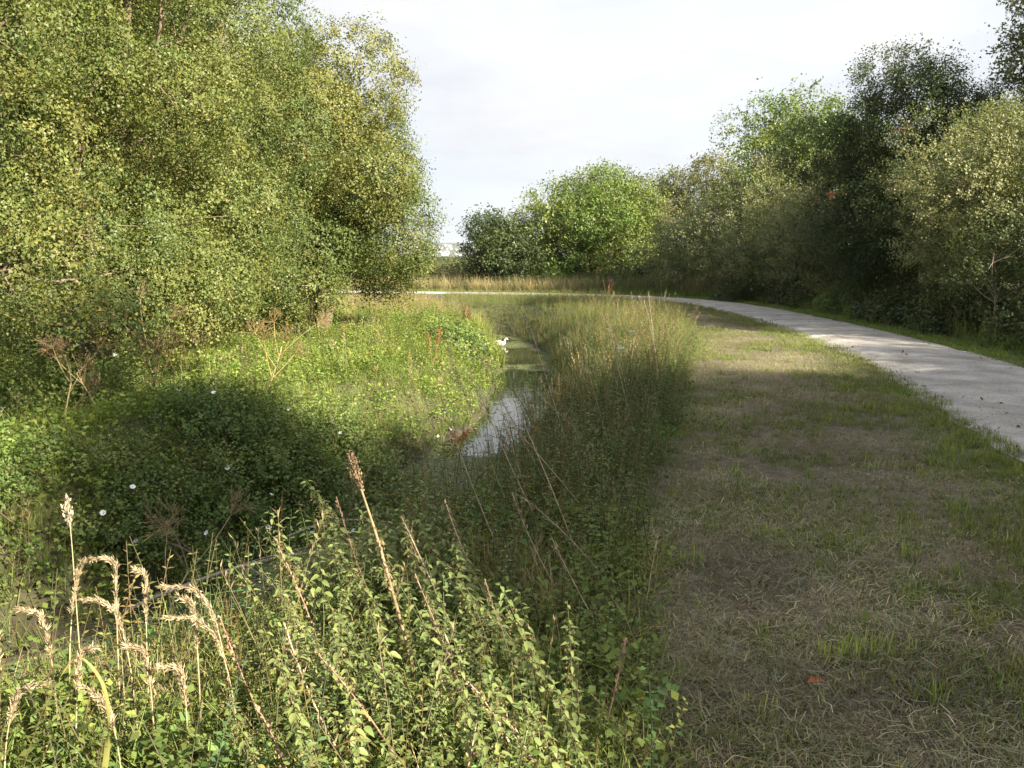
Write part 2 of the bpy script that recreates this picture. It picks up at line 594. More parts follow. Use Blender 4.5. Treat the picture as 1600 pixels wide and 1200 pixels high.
def tree(name, label, cat, x, y, blobs, nspr, kind, pal, scl, seed, trunk_h, trunk_r, stems=1, spread=0.3, bark=(0.16, 0.13, 0.10), group=None, droop=0.0, twigs=160, z0=None, inner=0.55, crown_name='crown', trunk_name='trunk', berries=None):
    r = np.random.default_rng(seed)
    z = H(x, y) if z0 is None else z0
    root = thing(name, label, cat, (x, y, z - 0.05), group)
    blobs = np.array(blobs)
    P, u, b = blob_points(blobs, nspr, r, inner)
    ok = P[:, 2] > 0.06
    P, u, b = P[ok], u[ok], b[ok]
    X = u + r.normal(0, 0.33, u.shape)
    g = Geo()
    place_sprigs(g, kind, P, X, scl * r.uniform(0.75, 1.25, len(P)), tints(pal, b, len(P), r), r, droop)
    link(crown_name, g.mesh(crown_name, LEAF), root)
    # trunk and limbs: taper, then limbs reach every foliage mass, then twigs
    t = Geo()
    tops = []
    bc = np.array(bark)
    for s in range(stems):
        a = 2 * np.pi * s / max(stems, 1) + r.uniform(0, 1)
        off = spread * (0 if stems == 1 else 1) * np.array([math.cos(a), math.sin(a), 0])
        foot = off * 0.35
        top = np.array([off[0] * 2.2, off[1] * 2.2, trunk_h])
        pts = bend(foot + np.array([0, 0, -0.2]), top, r, 0.06, 7)
        t.tube(pts, np.linspace(trunk_r, trunk_r * 0.55, 7) * (1 + 0.5 * np.array([1, .3, 0, 0, 0, 0, 0])), bc * r.uniform(0.9, 1.2), 7)
        tops.append(pts)
    for q in blobs:
        pts = tops[int(r.integers(0, len(tops)))]
        k = int(np.clip(np.searchsorted(pts[:, 2], q[2] * 0.55), 2, 6))
        lp = bend(pts[k], q[:3], r, 0.12, 6)
        t.tube(lp, np.linspace(trunk_r * 0.45, 0.012, 6), bc * r.uniform(0.85, 1.25), 4, False)
        for _ in range(max(1, twigs // len(blobs))):
            v = r.normal(0, 1, 3)
            v /= np.linalg.norm(v)
            e = q[:3] + v * q[3:6] * 0.9
            t.tube(bend(lp[4], e, r, 0.1, 4), np.linspace(0.014, 0.004, 4), bc * r.uniform(0.9, 1.3), 3, False)
    link(trunk_name, t.mesh(trunk_name, BARK, True), root)
    if berries:
        for bx, by, bz in berries:
            bgm = Geo()
            pp = np.array([bx, by, bz]) + r.normal(0, 0.08, (4, 3))
            uu = r.normal(0, 1, (4, 3))
            place_sprigs(bgm, 'hawthorn', pp, uu, np.full(4, 0.55), np.array([[0.20, 0.08, 0.038]]) * r.uniform(0.6, 1.2, (4, 1)), r)
            link('rusty_spray', bgm.mesh('rusty_spray', LEAF), root, label='rust red spray of leaves', kind='stuff')
    return root

# ------------------------------------------------------------------ left row of birches
BG = 'birches along the left bank'
BIRCH = [
    # x, y, height, radius, sprigs, stems, leaf size, label
    (-4.85, 21.8, 7.7, 2.75, 7800, 3, 0.78, 'yellow green birch at the right end of the left tree row, drooping over the bank'),
    (-6.4, 17.4, 9.8, 2.4, 7400, 3, 0.68, 'tall birch next to the drooping end tree of the left row'),
    (-6.5, 13.6, 9.4, 2.5, 8600, 3, 0.6, 'broad birch in the middle of the left row above the dead brown stalks'),
    (-6.9, 10.2, 8.6, 2.3, 6800, 3, 0.58, 'nearest birch at the left edge of the picture'),
    (-7.2, 25.0, 8.4, 2.6, 1800, 2, 1.1, 'birch half hidden behind the drooping end tree of the left row'),
    (-9.4, 19.5, 10.8, 2.8, 2200, 2, 1.1, 'birch standing in the second row behind the tall left birch'),
    (-10.0, 15.2, 11.2, 2.8, 2400, 2, 1.0, 'birch in the second row behind the broad middle birch'),
]
for i, (x, y, h, rr, ns, st, ls, lab) in enumerate(BIRCH):
    r = np.random.default_rng(40 + i)
    h = h - 0.9
    cz = h * 0.5 + 0.35
    bl = crown_blobs((0, 0, cz), (rr, rr, h * 0.5), 30, 0.98, r, 0.95, -0.72, 0.66, 0.45)
    if i == 0:
        for b_ in bl:
            b_[0] = min(b_[0], (2.95 if 2.0 < b_[2] < 5.0 else 2.3) - b_[3])
        bl += [np.array([-1.3, -2.0, 1.2, 0.75, 0.75, 0.6]), np.array([-2.2, -1.3, 1.1, 0.7, 0.7, 0.6]), np.array([0.1, -2.0, 1.5, 0.65, 0.65, 0.55])]
    if 0 < i < 4:
        bl += [np.array([rr * 1.0 * math.cos(a), rr * 1.0 * math.sin(a), r.uniform(1.0, 1.9), s_, s_, 0.75 * s_]) for a, s_ in zip(r.uniform(-2.2, 0.8, 4), r.uniform(0.5, 0.75, 4))]
    tree('birch_tree', lab, 'tree', x, y, bl, ns, 'birch', 'birch', ls, 50 + i, h * 0.72, 0.10, st, 0.35, (0.17, 0.125, 0.085), BG, droop=0.4, twigs=150, inner=0.62)

# ------------------------------------------------------------------ right hedge line and the trees beyond
def simple_tree(name, lab, x, y, h, rr, bot, nb, br, ns, kind, pal, scl, seed, stems=1, trunk_r=0.14, bark=(0.13, 0.11, 0.085), group=None, flat=0.8, low=-0.9, ry=None, extra=(), **kw):
    r = np.random.default_rng(seed)
    h = h - 0.75 * br
    cz = (h + bot) / 2
    bl = crown_blobs((0, 0, cz), (rr, ry or rr, (h - bot) / 2), nb, br, r, flat, low)
    bl += [np.array(e, float) for e in extra]
    return tree(name, lab, 'tree', x, y, bl, ns, kind, pal, scl, seed + 500, h * 0.6, trunk_r, stems, 0.4, bark, group, **kw)

HG = 'sallow bushes in the right hedge'
simple_tree('sallow_bush', 'pale green sallow catching the sun at the right edge of the picture', 11.7, 19.8, 5.2, 2.7, 0.7, 40, 0.8, 5200, 'sallow', 'sallow', 0.9, 71, 4, 0.07, group=HG)
simple_tree('sallow_bush', 'grey green sallow left of the dark hawthorn in the hedge', 12.0, 30.5, 5.2, 2.6, 0.5, 36, 0.8, 2200, 'sallow', 'sallow', 1.15, 72, 4, 0.07, group=HG)
simple_tree('sallow_bush', 'rounded grey green sallow in the middle of the hedge below the bright oak', 11.1, 34.5, 5.2, 2.5, 0.4, 34, 0.8, 2000, 'sallow', 'sallow', 1.2, 73, 4, 0.07, group=HG)
simple_tree('sallow_bush', 'low sallow in the hedge beside the bend of the path', 10.2, 39.0, 4.7, 2.3, 0.4, 30, 0.75, 1600, 'sallow', 'sallow', 1.3, 74, 3, 0.07, group=HG)
simple_tree('sallow_bush', 'smallest sallow at the far end of the hedge next to the big oak', 9.2, 43.6, 3.9, 2.1, 0.3, 26, 0.75, 1200, 'sallow', 'sallow', 1.4, 75, 3, 0.07, group=HG)
simple_tree('hawthorn_tree', 'tall dark hawthorn towering over the pale sallow, with rusty sprays', 11.7, 25.4, 7.1, 3.0, 0.3, 46, 0.9, 6800, 'hawthorn', 'hawthorn', 1.1, 76, 3, 0.12,
            berries=[(-2.9, -1.6, 3.3), (-1.7, -2.6, 4.75), (-3.0, -0.6, 3.1)])
simple_tree('oak_tree', 'dark tall tree cut off by the top right corner', 15.5, 23.4, 11.0, 2.6, 4.0, 30, 0.85, 2600, 'oak', 'dark_oak', 1.1, 77, 1, 0.2)
simple_tree('oak_tree', 'bright green oak rising behind the middle of the right hedge', 13.3, 40.5, 9.5, 3.3, 3.0, 34, 1.0, 1900, 'oak', 'oak', 1.35, 78, 1, 0.2, flat=0.6)
simple_tree('oak_tree', 'flat topped olive oak with open layers left of the bright oak', 12.4, 56.0, 8.9, 3.4, 3.0, 22, 1.1, 1200, 'oak', 'dark_oak', 1.45, 79, 1, 0.18, flat=0.5)
simple_tree('oak_tree', 'big round oak with pale forked trunk beyond the bend of the path', 4.65, 52.0, 7.0, 3.7, 0.9, 52, 1.05, 2900, 'oak', 'oak', 1.5, 80, 2, 0.2, (0.42, 0.33, 0.22), flat=0.75)
simple_tree('oak_tree', 'small dark oak left of the big round oak', -0.55, 50.0, 4.3, 1.9, 0.4, 26, 0.75, 1500, 'oak', 'hawthorn', 1.5, 81, 1, 0.14, flat=0.7)
simple_tree('oak_tree', 'dark crown showing above and behind the big round oak', 7.5, 61.0, 8.4, 2.8, 2.0, 24, 1.1, 1100, 'oak', 'dark_oak', 1.6, 82, 1, 0.2)
simple_tree('willow_tree', 'pale thin willow between the big oak and the hedge', 9.0, 53.5, 5.6, 1.7, 0.6, 16, 0.8, 800, 'sallow', 'scrub', 1.5, 83, 2, 0.08)
for i, (x, y, h, rr, lab) in enumerate([(16.2, 29.5, 6.6, 3.0, 'dark hedge tree behind the hawthorn'), (16.0, 36.0, 6.4, 3.0, 'dark hedge tree behind the grey green sallows'), (15.0, 45.0, 6.0, 3.0, 'dark hedge tree under the bright oak')]):
    simple_tree('hedge_tree', lab, x, y, h, rr, 0.1, 30, 1.1, 700, 'hawthorn', 'hawthorn', 2.4, 86 + i, 2, 0.1)
simple_tree('sapling_tree', 'thin sapling with a bare pale stem under the sallow on the right', 9.95, 17.9, 2.3, 0.75, 0.9, 8, 0.4, 170, 'sallow', 'hawthorn', 0.9, 84, 1, 0.028, (0.25, 0.22, 0.15), twigs=30)

# the row of trees out of frame on the right whose shade lies over the mown strip
r = np.random.default_rng(90)
OUT = [(8.45, -0.6, 7.9, 1.8), (10.1, 1.4, 7.8, 1.9), (12.0, 3.8, 7.3, 1.9), (13.9, 6.1, 6.7, 1.9), (15.9, 8.2, 7.3, 1.9), (17.8, 10.9, 7.9, 1.8),
       (12.3, -4.0, 13.2, 1.9), (10.6, -2.4, 9.9, 1.9), (12.5, 0.2, 10.0, 2.0), (14.4, 2.6, 9.2, 2.0), (16.6, 5.4, 7.4, 2.0)]
proto = None
for i, (x, y, h, rr) in enumerate(OUT):
    if proto is None:
        proto = simple_tree('hedge_tree', 'bushy hedge tree just out of the picture on the right, shading the mown grass', x, y, h, rr, 0.1, 44, 0.75, 2600, 'hawthorn', 'hawthorn', 1.5, 91, 3, 0.09, group='hedge trees shading the mown grass')
    else:
        o = proto.copy()
        C.objects.link(o)
        o.location = (x, y, H(x, y) - 0.05)
        o.rotation_euler = (0, 0, i * 1.3)
        o.scale = (rr / 1.9, rr / 1.9, h / 7.9)
        for ch in proto.children:
            c = ch.copy()
            C.objects.link(c)
            c.parent = o

# ------------------------------------------------------------------ bushes
def bush(name, lab, x, y, rx, ry, h, nb, ns, kind, pal, scl, seed, cat='bush', group=None, br=None, rotz=0):
    r = np.random.default_rng(seed)
    bl = []
    br = br or 0.33 * h + 0.12
    for _ in range(nb):
        a, q = r.uniform(0, 2 * np.pi), math.sqrt(r.uniform(0, 1))
        s = br * r.uniform(0.7, 1.25)
        bl.append((q * rx * math.cos(a), q * ry * math.sin(a), max(0.05, (h - s) * (1 - q * q * 0.85) * r.uniform(0.5, 1.1)), s, s, s * 0.8))
    zs = [H(x + b[0], y + b[1]) - H(x, y) for b in bl]
    bl = [(b[0], b[1], b[2] + z, b[3], b[4], b[5]) for b, z in zip(bl, zs)]
    o = thing(name, lab, cat, (x, y, H(x, y)), group)
    P, u, b = blob_points(bl, ns, r, 0.4)
    keep = P[:, 2] > np.array(zs)[b] + 0.03
    P, u, b = P[keep], u[keep], b[keep]
    g = Geo()
    place_sprigs(g, kind, P, u + r.normal(0, 0.4, u.shape) + np.array([0, 0, 0.2]), scl * r.uniform(0.7, 1.2, len(P)), tints(pal, b, len(P), r), r)
    link('foliage', g.mesh('foliage', LEAF), o)
    t = Geo()
    for q in bl:
        for _ in range(2):
            e = np.array(q[:3]) + r.normal(0, 0.5, 3) * np.array(q[3:6])
            t.tube(bend((q[0] * 0.6, q[1] * 0.6, -0.05 + q[2] * 0.0 + min(0, 0)), e, r, 0.15, 5), np.linspace(0.011, 0.004, 5), np.array((0.13, 0.09, 0.06)) * r.uniform(0.7, 1.4), 4, False)
    link('stem', t.mesh('stem', BARK), o)
    return o

BR = 'bramble mounds on the near left bank'
bush('bramble_bush', 'dark bramble mound beside the water with white bindweed flowers', -1.75, 9.3, 0.95, 1.1, 0.6, 26, 2000, 'bramble', 'bramble', 0.44, 201, group=BR)
bush('bramble_bush', 'shaded bramble mound left of the one beside the water', -2.55, 8.2, 0.95, 0.9, 0.5, 24, 1700, 'bramble', 'bramble', 0.44, 202, group=BR)
bush('bramble_bush', 'low leafy mound in front, half in sun, nearest the ditch bend', -3.1, 6.9, 0.7, 0.5, 0.34, 16, 900, 'bramble', 'bramble', 0.40, 203, group=BR)
bush('bramble_bush', 'sunlit leafy mound at the left edge of the picture', -4.2, 6.0, 0.8, 0.6, 0.38, 16, 900, 'bramble', 'bramble', 0.40, 204, group=BR)
bush('bramble_bush', 'leafy bramble under the birches behind the dead stalks', -5.2, 10.2, 1.2, 1.0, 0.6, 16, 1100, 'bramble', 'bramble', 0.55, 205, group=BR)
bush('bramble_bush', 'round green bush bulging over the far left side of the water', -1.1, 19.4, 0.5, 0.8, 0.6, 10, 500, 'bramble', 'bramble', 0.75, 206, group='bushes along the water')
VG = 'dark undergrowth bushes below the right hedge'
for i, (x, y, rx, ry, h, ns, lab) in enumerate([
        (10.1, 15.6, 0.9, 1.2, 0.75, 700, 'dark low bramble at the right edge beside the path'),
        (10.3, 19.2, 0.9, 1.6, 0.8, 800, 'dark undergrowth below the pale sallow on the right'),
        (10.6, 23.0, 0.9, 1.8, 0.8, 800, 'dark undergrowth at the foot of the hawthorn'),
        (10.8, 27.2, 0.9, 1.8, 0.8, 700, 'dark undergrowth between hawthorn and first grey sallow'),
        (10.6, 31.6, 0.9, 1.8, 0.8, 600, 'dark undergrowth at the foot of the middle sallows'),
        (9.6, 36.2, 1.0, 1.8, 0.8, 600, 'dark undergrowth where the path bends away')]):
    bush('undergrowth_bush', lab, x, y, rx, ry, h, 16, ns, 'bramble', 'hawthorn' if i != 3 else 'bramble', 1.0, 220 + i, group=VG)
SG = 'scrub bushes beyond the path'
for i, (x, y, rx, ry, h, ns, pal, lab) in enumerate([
        (-3.0, 54.0, 2.6, 1.2, 1.5, 700, 'scrub', 'bramble thicket beyond the path below the small dark oak'),
        (-7.8, 56.0, 2.2, 1.5, 2.0, 700, 'scrub', 'scrub bush beyond the path beside the end of the birch row'),
        (2.2, 49.5, 1.2, 0.8, 1.1, 300, 'oak', 'light green shoots at the foot of the big round oak'),
        (7.6, 47.6, 1.6, 1.0, 1.6, 600, 'hawthorn', 'dark bush beside the far end of the hedge'),
        (-5.2, 74.0, 3.2, 2.0, 1.5, 700, 'scrub', 'grey green scrub in the gap between the birches and the dark oak'),
        (-10.5, 78.0, 3.0, 2.0, 2.2, 700, 'scrub', 'taller scrub showing past the tip of the drooping birch'),
        (0.8, 66.0, 2.2, 1.5, 1.7, 500, 'scrub', 'pale scrub in the gap between the two oaks')]):
    bush('scrub_bush', lab, x, y, rx, ry, h, 18, ns, 'bramble' if pal != 'oak' else 'oak', pal, 1.7, 240 + i, group=SG)

# ------------------------------------------------------------------ ground cover: one object per kind of cover
def blade_geo(g, p, ang, L, w, lean, curl, c0, c1, seg=3):
    t = np.linspace(0, 1, seg + 1)
    d = np.array([math.cos(ang), math.sin(ang)])
    out = lean * t * L + curl * t * t * L
    up = np.sqrt(np.maximum(0.05, 1 - np.minimum(0.93, (lean + curl * t) ** 2))) * t * L
    ctr = np.column_stack([p[0] + d[0] * out, p[1] + d[1] * out, p[2] + up])
    s = np.array([-d[1], d[0], 0])
    ww = w * (1 - t ** 1.6)[:, None] * 0.5 + 0.0004
    Vv = np.stack([ctr - s * ww, ctr + s * ww], 1).reshape(-1, 3)
    k = np.arange(seg) * 2
    F = np.stack([k, k + 1, k + 3, k + 2], -1)
    c = (1 - t)[:, None] * np.array(c0) + t[:, None] * np.array(c1)
    g.add(Vv, F, np.repeat(c, 2, 0))

def tuft(n, L, w, spread, c0, c1, r, lean=0.35, curl=0.35):
    g = Geo()
    for _ in range(n):
        a = r.uniform(0, 6.283)
        q = spread * math.sqrt(r.random())
        b = r.uniform(0, 6.283)
        sh = r.uniform(0.75, 1.25)
        blade_geo(g, (q * math.cos(b), q * math.sin(b), -0.01), a, L * r.uniform(0.5, 1.1), w * r.uniform(0.7, 1.3), lean * r.uniform(0.1, 1.2), curl * r.uniform(0, 1.3), np.array(c0) * sh, np.array(c1) * sh)
    return g

def seed_grass(r, L, cs, ch, n=4):
    """thin flowering stems with narrow panicles"""
    g = Geo()
    for _ in range(n):
        a, ln = r.uniform(0, 6.283), L * r.uniform(0.75, 1.1)
        le = r.uniform(0.03, 0.3)
        t = np.linspace(0, 1, 5)
        px = le * ln * t ** 1.5
        pts = np.column_stack([px * math.cos(a) + r.normal(0, .05), px * math.sin(a) + r.normal(0, .05), t * ln * 0.96])
        g.tube(pts, np.linspace(0.0022, 0.001, 5), np.array(cs) * r.uniform(0.8, 1.2), 3, False)
        m = 10
        tt_ = r.uniform(0.76, 1.0, m)
        P = np.column_stack([np.interp(tt_, t, pts[:, k]) for k in range(3)])
        D = r.normal(0, 0.45, (m, 3)) + np.array([0, 0, 1.0])
        Vv, F = leaves(P, D, r.normal(0, 1, (m, 3)), 0.05, 0.008)
        g.add(Vv, F, np.array(ch) * r.uniform(0.8, 1.2))
    return g

def herb(r, L, nl, ln, wd, cl, cs, droop=0.35, taper=0.6, lean=0.15):
    """upright stem with opposite pairs of pointed leaves"""
    g = Geo()
    a0 = r.uniform(0, 6.283)
    t = np.linspace(0, 1, 6)
    pts = np.column_stack([lean * L * t ** 2 * math.cos(a0), lean * L * t ** 2 * math.sin(a0), t * L])
    g.tube(pts, np.linspace(0.004, 0.0015, 6), cs, 4, False)
    P, D, Nn, S1 = [], [], [], []
    for k in range(nl):
        q = 0.15 + 0.85 * k / nl
        p = np.array([np.interp(q, t, pts[:, i]) for i in range(3)])
        for s in range(2):
            a = k * 1.571 + s * math.pi + r.normal(0, 0.25)
            P.append(p)
            D.append([math.cos(a), math.sin(a), 0.3 - droop * (1 - q) + r.normal(0, 0.15)])
            Nn.append([r.normal(0, .2), r.normal(0, .2), 1])
            S1.append((1 - taper * q) * r.uniform(0.8, 1.2))
    S1 = np.array(S1)
    Vv, F = leaves(np.array(P), np.array(D), np.array(Nn), ln * S1, wd * S1, 0.12)
    g.add(Vv, F, np.array(cl) * np.repeat(r.uniform(0.75, 1.25, len(P)), 4)[:, None])
    return g

def creeper(r, n, rad, hgt, ln, wd, cl):
    """low tangle of broad leaves"""
    g = Geo()
    P = np.column_stack([r.normal(0, rad * 0.5, n), r.normal(0, rad * 0.5, n), r.uniform(0.01, hgt, n)])
    Nn = r.normal(0, 0.45, (n, 3)) + np.array([0, 0, 1])
    D = r.normal(0, 1, (n, 3))
    D[:, 2] *= 0.3
    s = r.uniform(0.6, 1.25, n)
    Vv, F = leaves(P, D, Nn, ln * s, wd * s, 0.1)
    g.add(Vv, F, np.array(cl) * np.repeat(r.uniform(0.7, 1.3, n), 4)[:, None])
    return g

def straw_mat(r, n, rad, c):
    g = Geo()
    for _ in range(n):
        p = r.normal(0, rad * 0.5, 2)
        a = r.uniform(0, 6.283)
        L_ = r.uniform(0.02, 0.10)
        d = np.array([math.cos(a), math.sin(a)])
        s = np.array([-d[1], d[0], 0]) * r.uniform(0.0008, 0.0018)
        z0, z1 = r.uniform(0.0, 0.035, 2)
        mid = r.normal(0, 0.012, 3)
        A = np.array([*(p - d * L_ / 2), z0])
        B = np.array([*(p + d * L_ / 2), z1])
        M_ = (A + B) / 2 + np.array([mid[0], mid[1], abs(mid[2])])
        g.add(np.array([A - s, A + s, M_ - s, M_ + s, B - s, B + s]), [[0, 1, 3, 2], [2, 3, 5, 4]], np.array(c) * r.uniform(0.65, 1.2))
    return g

GREEN0, GREEN1 = (0.09, 0.135, 0.03), (0.19, 0.24, 0.055)
LUSH0, LUSH1 = (0.085, 0.14, 0.026), (0.19, 0.25, 0.05)
DRY0, DRY1 = (0.20, 0.15, 0.07), (0.33, 0.26, 0.14)

def scatter(name, templates, mat, pts, idx, scl, tint, lean=0.12, seed=1):
    """one object of uncountable cover: copies of the templates on points"""
    r = np.random.default_rng(seed)
    n = len(pts)
    m = bpy.data.meshes.new(name)
    m.vertices.add(n)
    m.vertices.foreach_set('co', np.asarray(pts, np.float32).ravel())
    a = m.attributes.new('tint', 'FLOAT_COLOR', 'POINT')
    c4 = np.ones((n, 4), np.float32)
    c4[:, :3] = tint
    a.data.foreach_set('color', c4.ravel())
    a = m.attributes.new('pick', 'INT', 'POINT')
    a.data.foreach_set('value', np.asarray(idx, np.int32))
    a = m.attributes.new('turn', 'FLOAT_VECTOR', 'POINT')
    rot = np.column_stack([r.normal(0, lean, n), r.normal(0, lean, n), r.uniform(0, 6.283, n)])
    a.data.foreach_set('vector', rot.astype(np.float32).ravel())
    a = m.attributes.new('size', 'FLOAT', 'POINT')
    a.data.foreach_set('value', np.asarray(scl, np.float32))
    o = link(name, m, kind='stuff')
    ng = bpy.data.node_groups.new(name + '_nodes', 'GeometryNodeTree')
    ng.interface.new_socket('Geometry', in_out='INPUT', socket_type='NodeSocketGeometry')
    ng.interface.new_socket('Geometry', in_out='OUTPUT', socket_type='NodeSocketGeometry')
    Nn, Lk = ng.nodes, ng.links
    gi, go = Nn.new('NodeGroupInput'), Nn.new('NodeGroupOutput')
    iop, join = Nn.new('GeometryNodeInstanceOnPoints'), Nn.new('GeometryNodeJoinGeometry')
    for k, g in reversed(list(enumerate(templates))):
        src = bpy.data.objects.new(f'{name}_sprig', g.mesh(f'{name}_sprig', mat))
        oi = Nn.new('GeometryNodeObjectInfo')
        oi.inputs['Object'].default_value = src
        oi.inputs['As Instance'].default_value = False
        gti = Nn.new('GeometryNodeGeometryToInstance')
        Lk.new(oi.outputs['Geometry'], gti.inputs[0])
        Lk.new(gti.outputs[0], join.inputs[0])
    def na(nm, t):
        k = Nn.new('GeometryNodeInputNamedAttribute')
        k.data_type = t
        k.inputs['Name'].default_value = nm
        return k.outputs['Attribute']
    m2p = Nn.new('GeometryNodeMeshToPoints')
    Lk.new(gi.outputs[0], m2p.inputs[0])
    Lk.new(m2p.outputs[0], iop.inputs['Points'])
    Lk.new(join.outputs[0], iop.inputs['Instance'])
    iop.inputs['Pick Instance'].default_value = True
    Lk.new(na('pick', 'INT'), iop.inputs['Instance Index'])
    e2r = Nn.new('FunctionNodeEulerToRotation')
    Lk.new(na('turn', 'FLOAT_VECTOR'), e2r.inputs[0])
    Lk.new(e2r.outputs[0], iop.inputs['Rotation'])
    Lk.new(na('size', 'FLOAT'), iop.inputs['Scale'])
    Lk.new(iop.outputs[0], go.inputs[0])
    o.modifiers.new('scatter', 'NODES').node_group = ng
    return o

def sample(n, x0, x1, y0, y1, near=None):
    """random ground points; near biases towards the camera so far cover is thinner"""
    x = rng.uniform(x0, x1, n)
    y = rng.uniform(y0, y1, n) if near is None else y0 + (y1 - y0) * rng.random(n) ** near
    return x, y

def zones(x, y):
    dd, side, _ = near_poly(x, y, DITCH)
    dp, ps, _ = near_poly(x, y, PATH)
    e = np.interp(y, EDGE_Y, EDGE_X)
    return dd, side, dp, ps, e

def pick(r, n, w):
    w = np.array(w, float)
    return r.choice(len(w), n, p=w / w.sum())

def vary(r, n, amt=0.2, warm=0.12):
    b = 1 + r.normal(0, amt, (n, 1))
    h = r.normal(0, warm, (n, 1)) * np.array([[1.0, 0.15, -0.4]])
    return np.clip(b * (1 + h), 0.3, 1.9)

# mown strip: cut hay lying flat, with short green regrowth
r = np.random.default_rng(301)
x, y = sample(26000, 0.0, 8.0, 1.8, 36, 2.0)
dd, side, dp, ps, e = zones(x, y)
hp = vnoise(x, y, 0.8, 33)
k = (x > e - 0.25) & (ps < 0) & (dp > 1.3) & (rng.random(len(x)) < 2.4 * hp - 0.42)
x, y = x[k], y[k]
T = [straw_mat(r, 40, 0.34, (0.34, 0.295, 0.195)) for _ in range(3)] + [straw_mat(r, 40, 0.34, (0.27, 0.275, 0.145)) for _ in range(3)] + [straw_mat(r, 30, 0.34, (0.17, 0.12, 0.085)) for _ in range(2)]
scatter('cut_hay', T, STRAW_I, np.column_stack([x, y, height(x, y) + 0.005]), pick(r, len(x), [2, 2, 2, 2, 2, 2, 1.5, 1.5]), r.uniform(0.7, 1.2, len(x)), vary(r, len(x), 0.15, 0.08) * (0.45 + 0.9 * vnoise(x, y, 0.5, 34))[:, None], 0.06, 302)

x, y = sample(60000, 0.0, 8.0, 1.8, 40, 1.9)
dd, side, dp, ps, e = zones(x, y)
patch = vnoise(x, y, 0.55, 31) * 0.6 + vnoise(x, y, 1.6, 32) * 0.55
verge = np.exp(-((dp - 1.25) / 0.42) ** 2)
k = (x > e - 0.3) & (ps < 0) & (dp > 1.0) & (rng.random(len(x)) < np.clip((patch + 0.1 * smooth(2.6, 1.2, dp) * 1.6 - 0.52) * 2.6, 0.10, 1) * 0.9 + verge)
x, y, verge = x[k], y[k], verge[k]
T = [tuft(20, 0.085, 0.004, 0.09, GREEN0, GREEN1, r, 0.5, 0.5) for _ in range(3)] + [tuft(16, 0.11, 0.006, 0.06, (0.11, 0.16, 0.03), (0.26, 0.30, 0.07), r, 0.25, 0.2) for _ in range(2)] + [tuft(14, 0.08, 0.004, 0.08, (0.14, 0.12, 0.06), (0.24, 0.21, 0.12), r, 0.6, 0.4)]
scatter('short_grass', T, LEAF_I, np.column_stack([x, y, height(x, y)]), pick(r, len(x), [3, 3, 3, 0.8, 0.8, 2]), r.uniform(0.6, 1.15, len(x)), vary(r, len(x), 0.15, 0.1), 0.15, 303)

# the brightest cut tufts, each standing alone on the hay
for k_, (x_, y_, n_, s_) in enumerate([(1.52, 3.42, 70, 0.17), (1.36, 3.38, 36, 0.10), (3.05, 7.0, 34, 0.2), (3.3, 6.6, 24, 0.14), (1.75, 6.95, 26, 0.16), (1.55, 5.1, 26, 0.15), (2.55, 5.3, 28, 0.12), (2.95, 4.2, 20, 0.12), (0.95, 4.6, 30, 0.16), (2.5, 3.1, 16, 0.08), (2.2, 4.6, 14, 0.06)]):
    o_ = thing('grass_tuft', ['bright green cut tuft in the foreground hay, the largest one', 'small bright tuft touching the largest foreground tuft'][k_] if k_ < 2 else 'bright green cut tuft standing alone on the mown hay', 'grass tuft', (x_, y_, H(x_, y_)), 'bright cut tufts on the mown strip')
    g_ = tuft(n_, 0.13, 0.0075, s_, (0.17, 0.22, 0.05), (0.36, 0.42, 0.10), r, 0.25, 0.2)
    g_.V = [v * np.array([1.0, 0.45, 1.0]) for v in g_.V]
    link('blade', g_.mesh('blade', LEAF), o_, kind='stuff')

# verge right of the path
x, y = sample(30000, 4, 14, 6, 46, 1.3)
dd, side, dp, ps, e = zones(x, y)
k = (ps > 0) & (dp > 1.12) & (dp < 3.6) & (rng.random(len(x)) < np.where(dp < 1.9, 0.9, 0.7))
x, y, dp = x[k], y[k], dp[k]
T = [tuft(16, 0.11, 0.006, 0.09, LUSH0, LUSH1, r, 0.4, 0.5) for _ in range(3)] + [tuft(14, 0.40, 0.008, 0.10, GREEN0, GREEN1, r, 0.3, 0.5) for _ in range(2)] + [herb(r, 0.55, 9, 0.08, 0.04, (0.06, 0.09, 0.025), (0.06, 0.06, 0.03)) for _ in range(2)] + [seed_grass(r, 0.7, (0.2, 0.16, 0.08), (0.24, 0.19, 0.11))]
idx = np.where(dp < 1.85, pick(r, len(x), [1, 1, 1, 0, 0, 0, 0, 0]), pick(r, len(x), [0.5, 0.5, 0.5, 2, 2, 1.5, 1.5, 0.8]))
scatter('verge_grass', T, LEAF_I, np.column_stack([x, y, height(x, y)]), idx, r.uniform(0.7, 1.3, len(x)), vary(r, len(x), 0.15, 0.08) * 1.25, 0.15, 304)

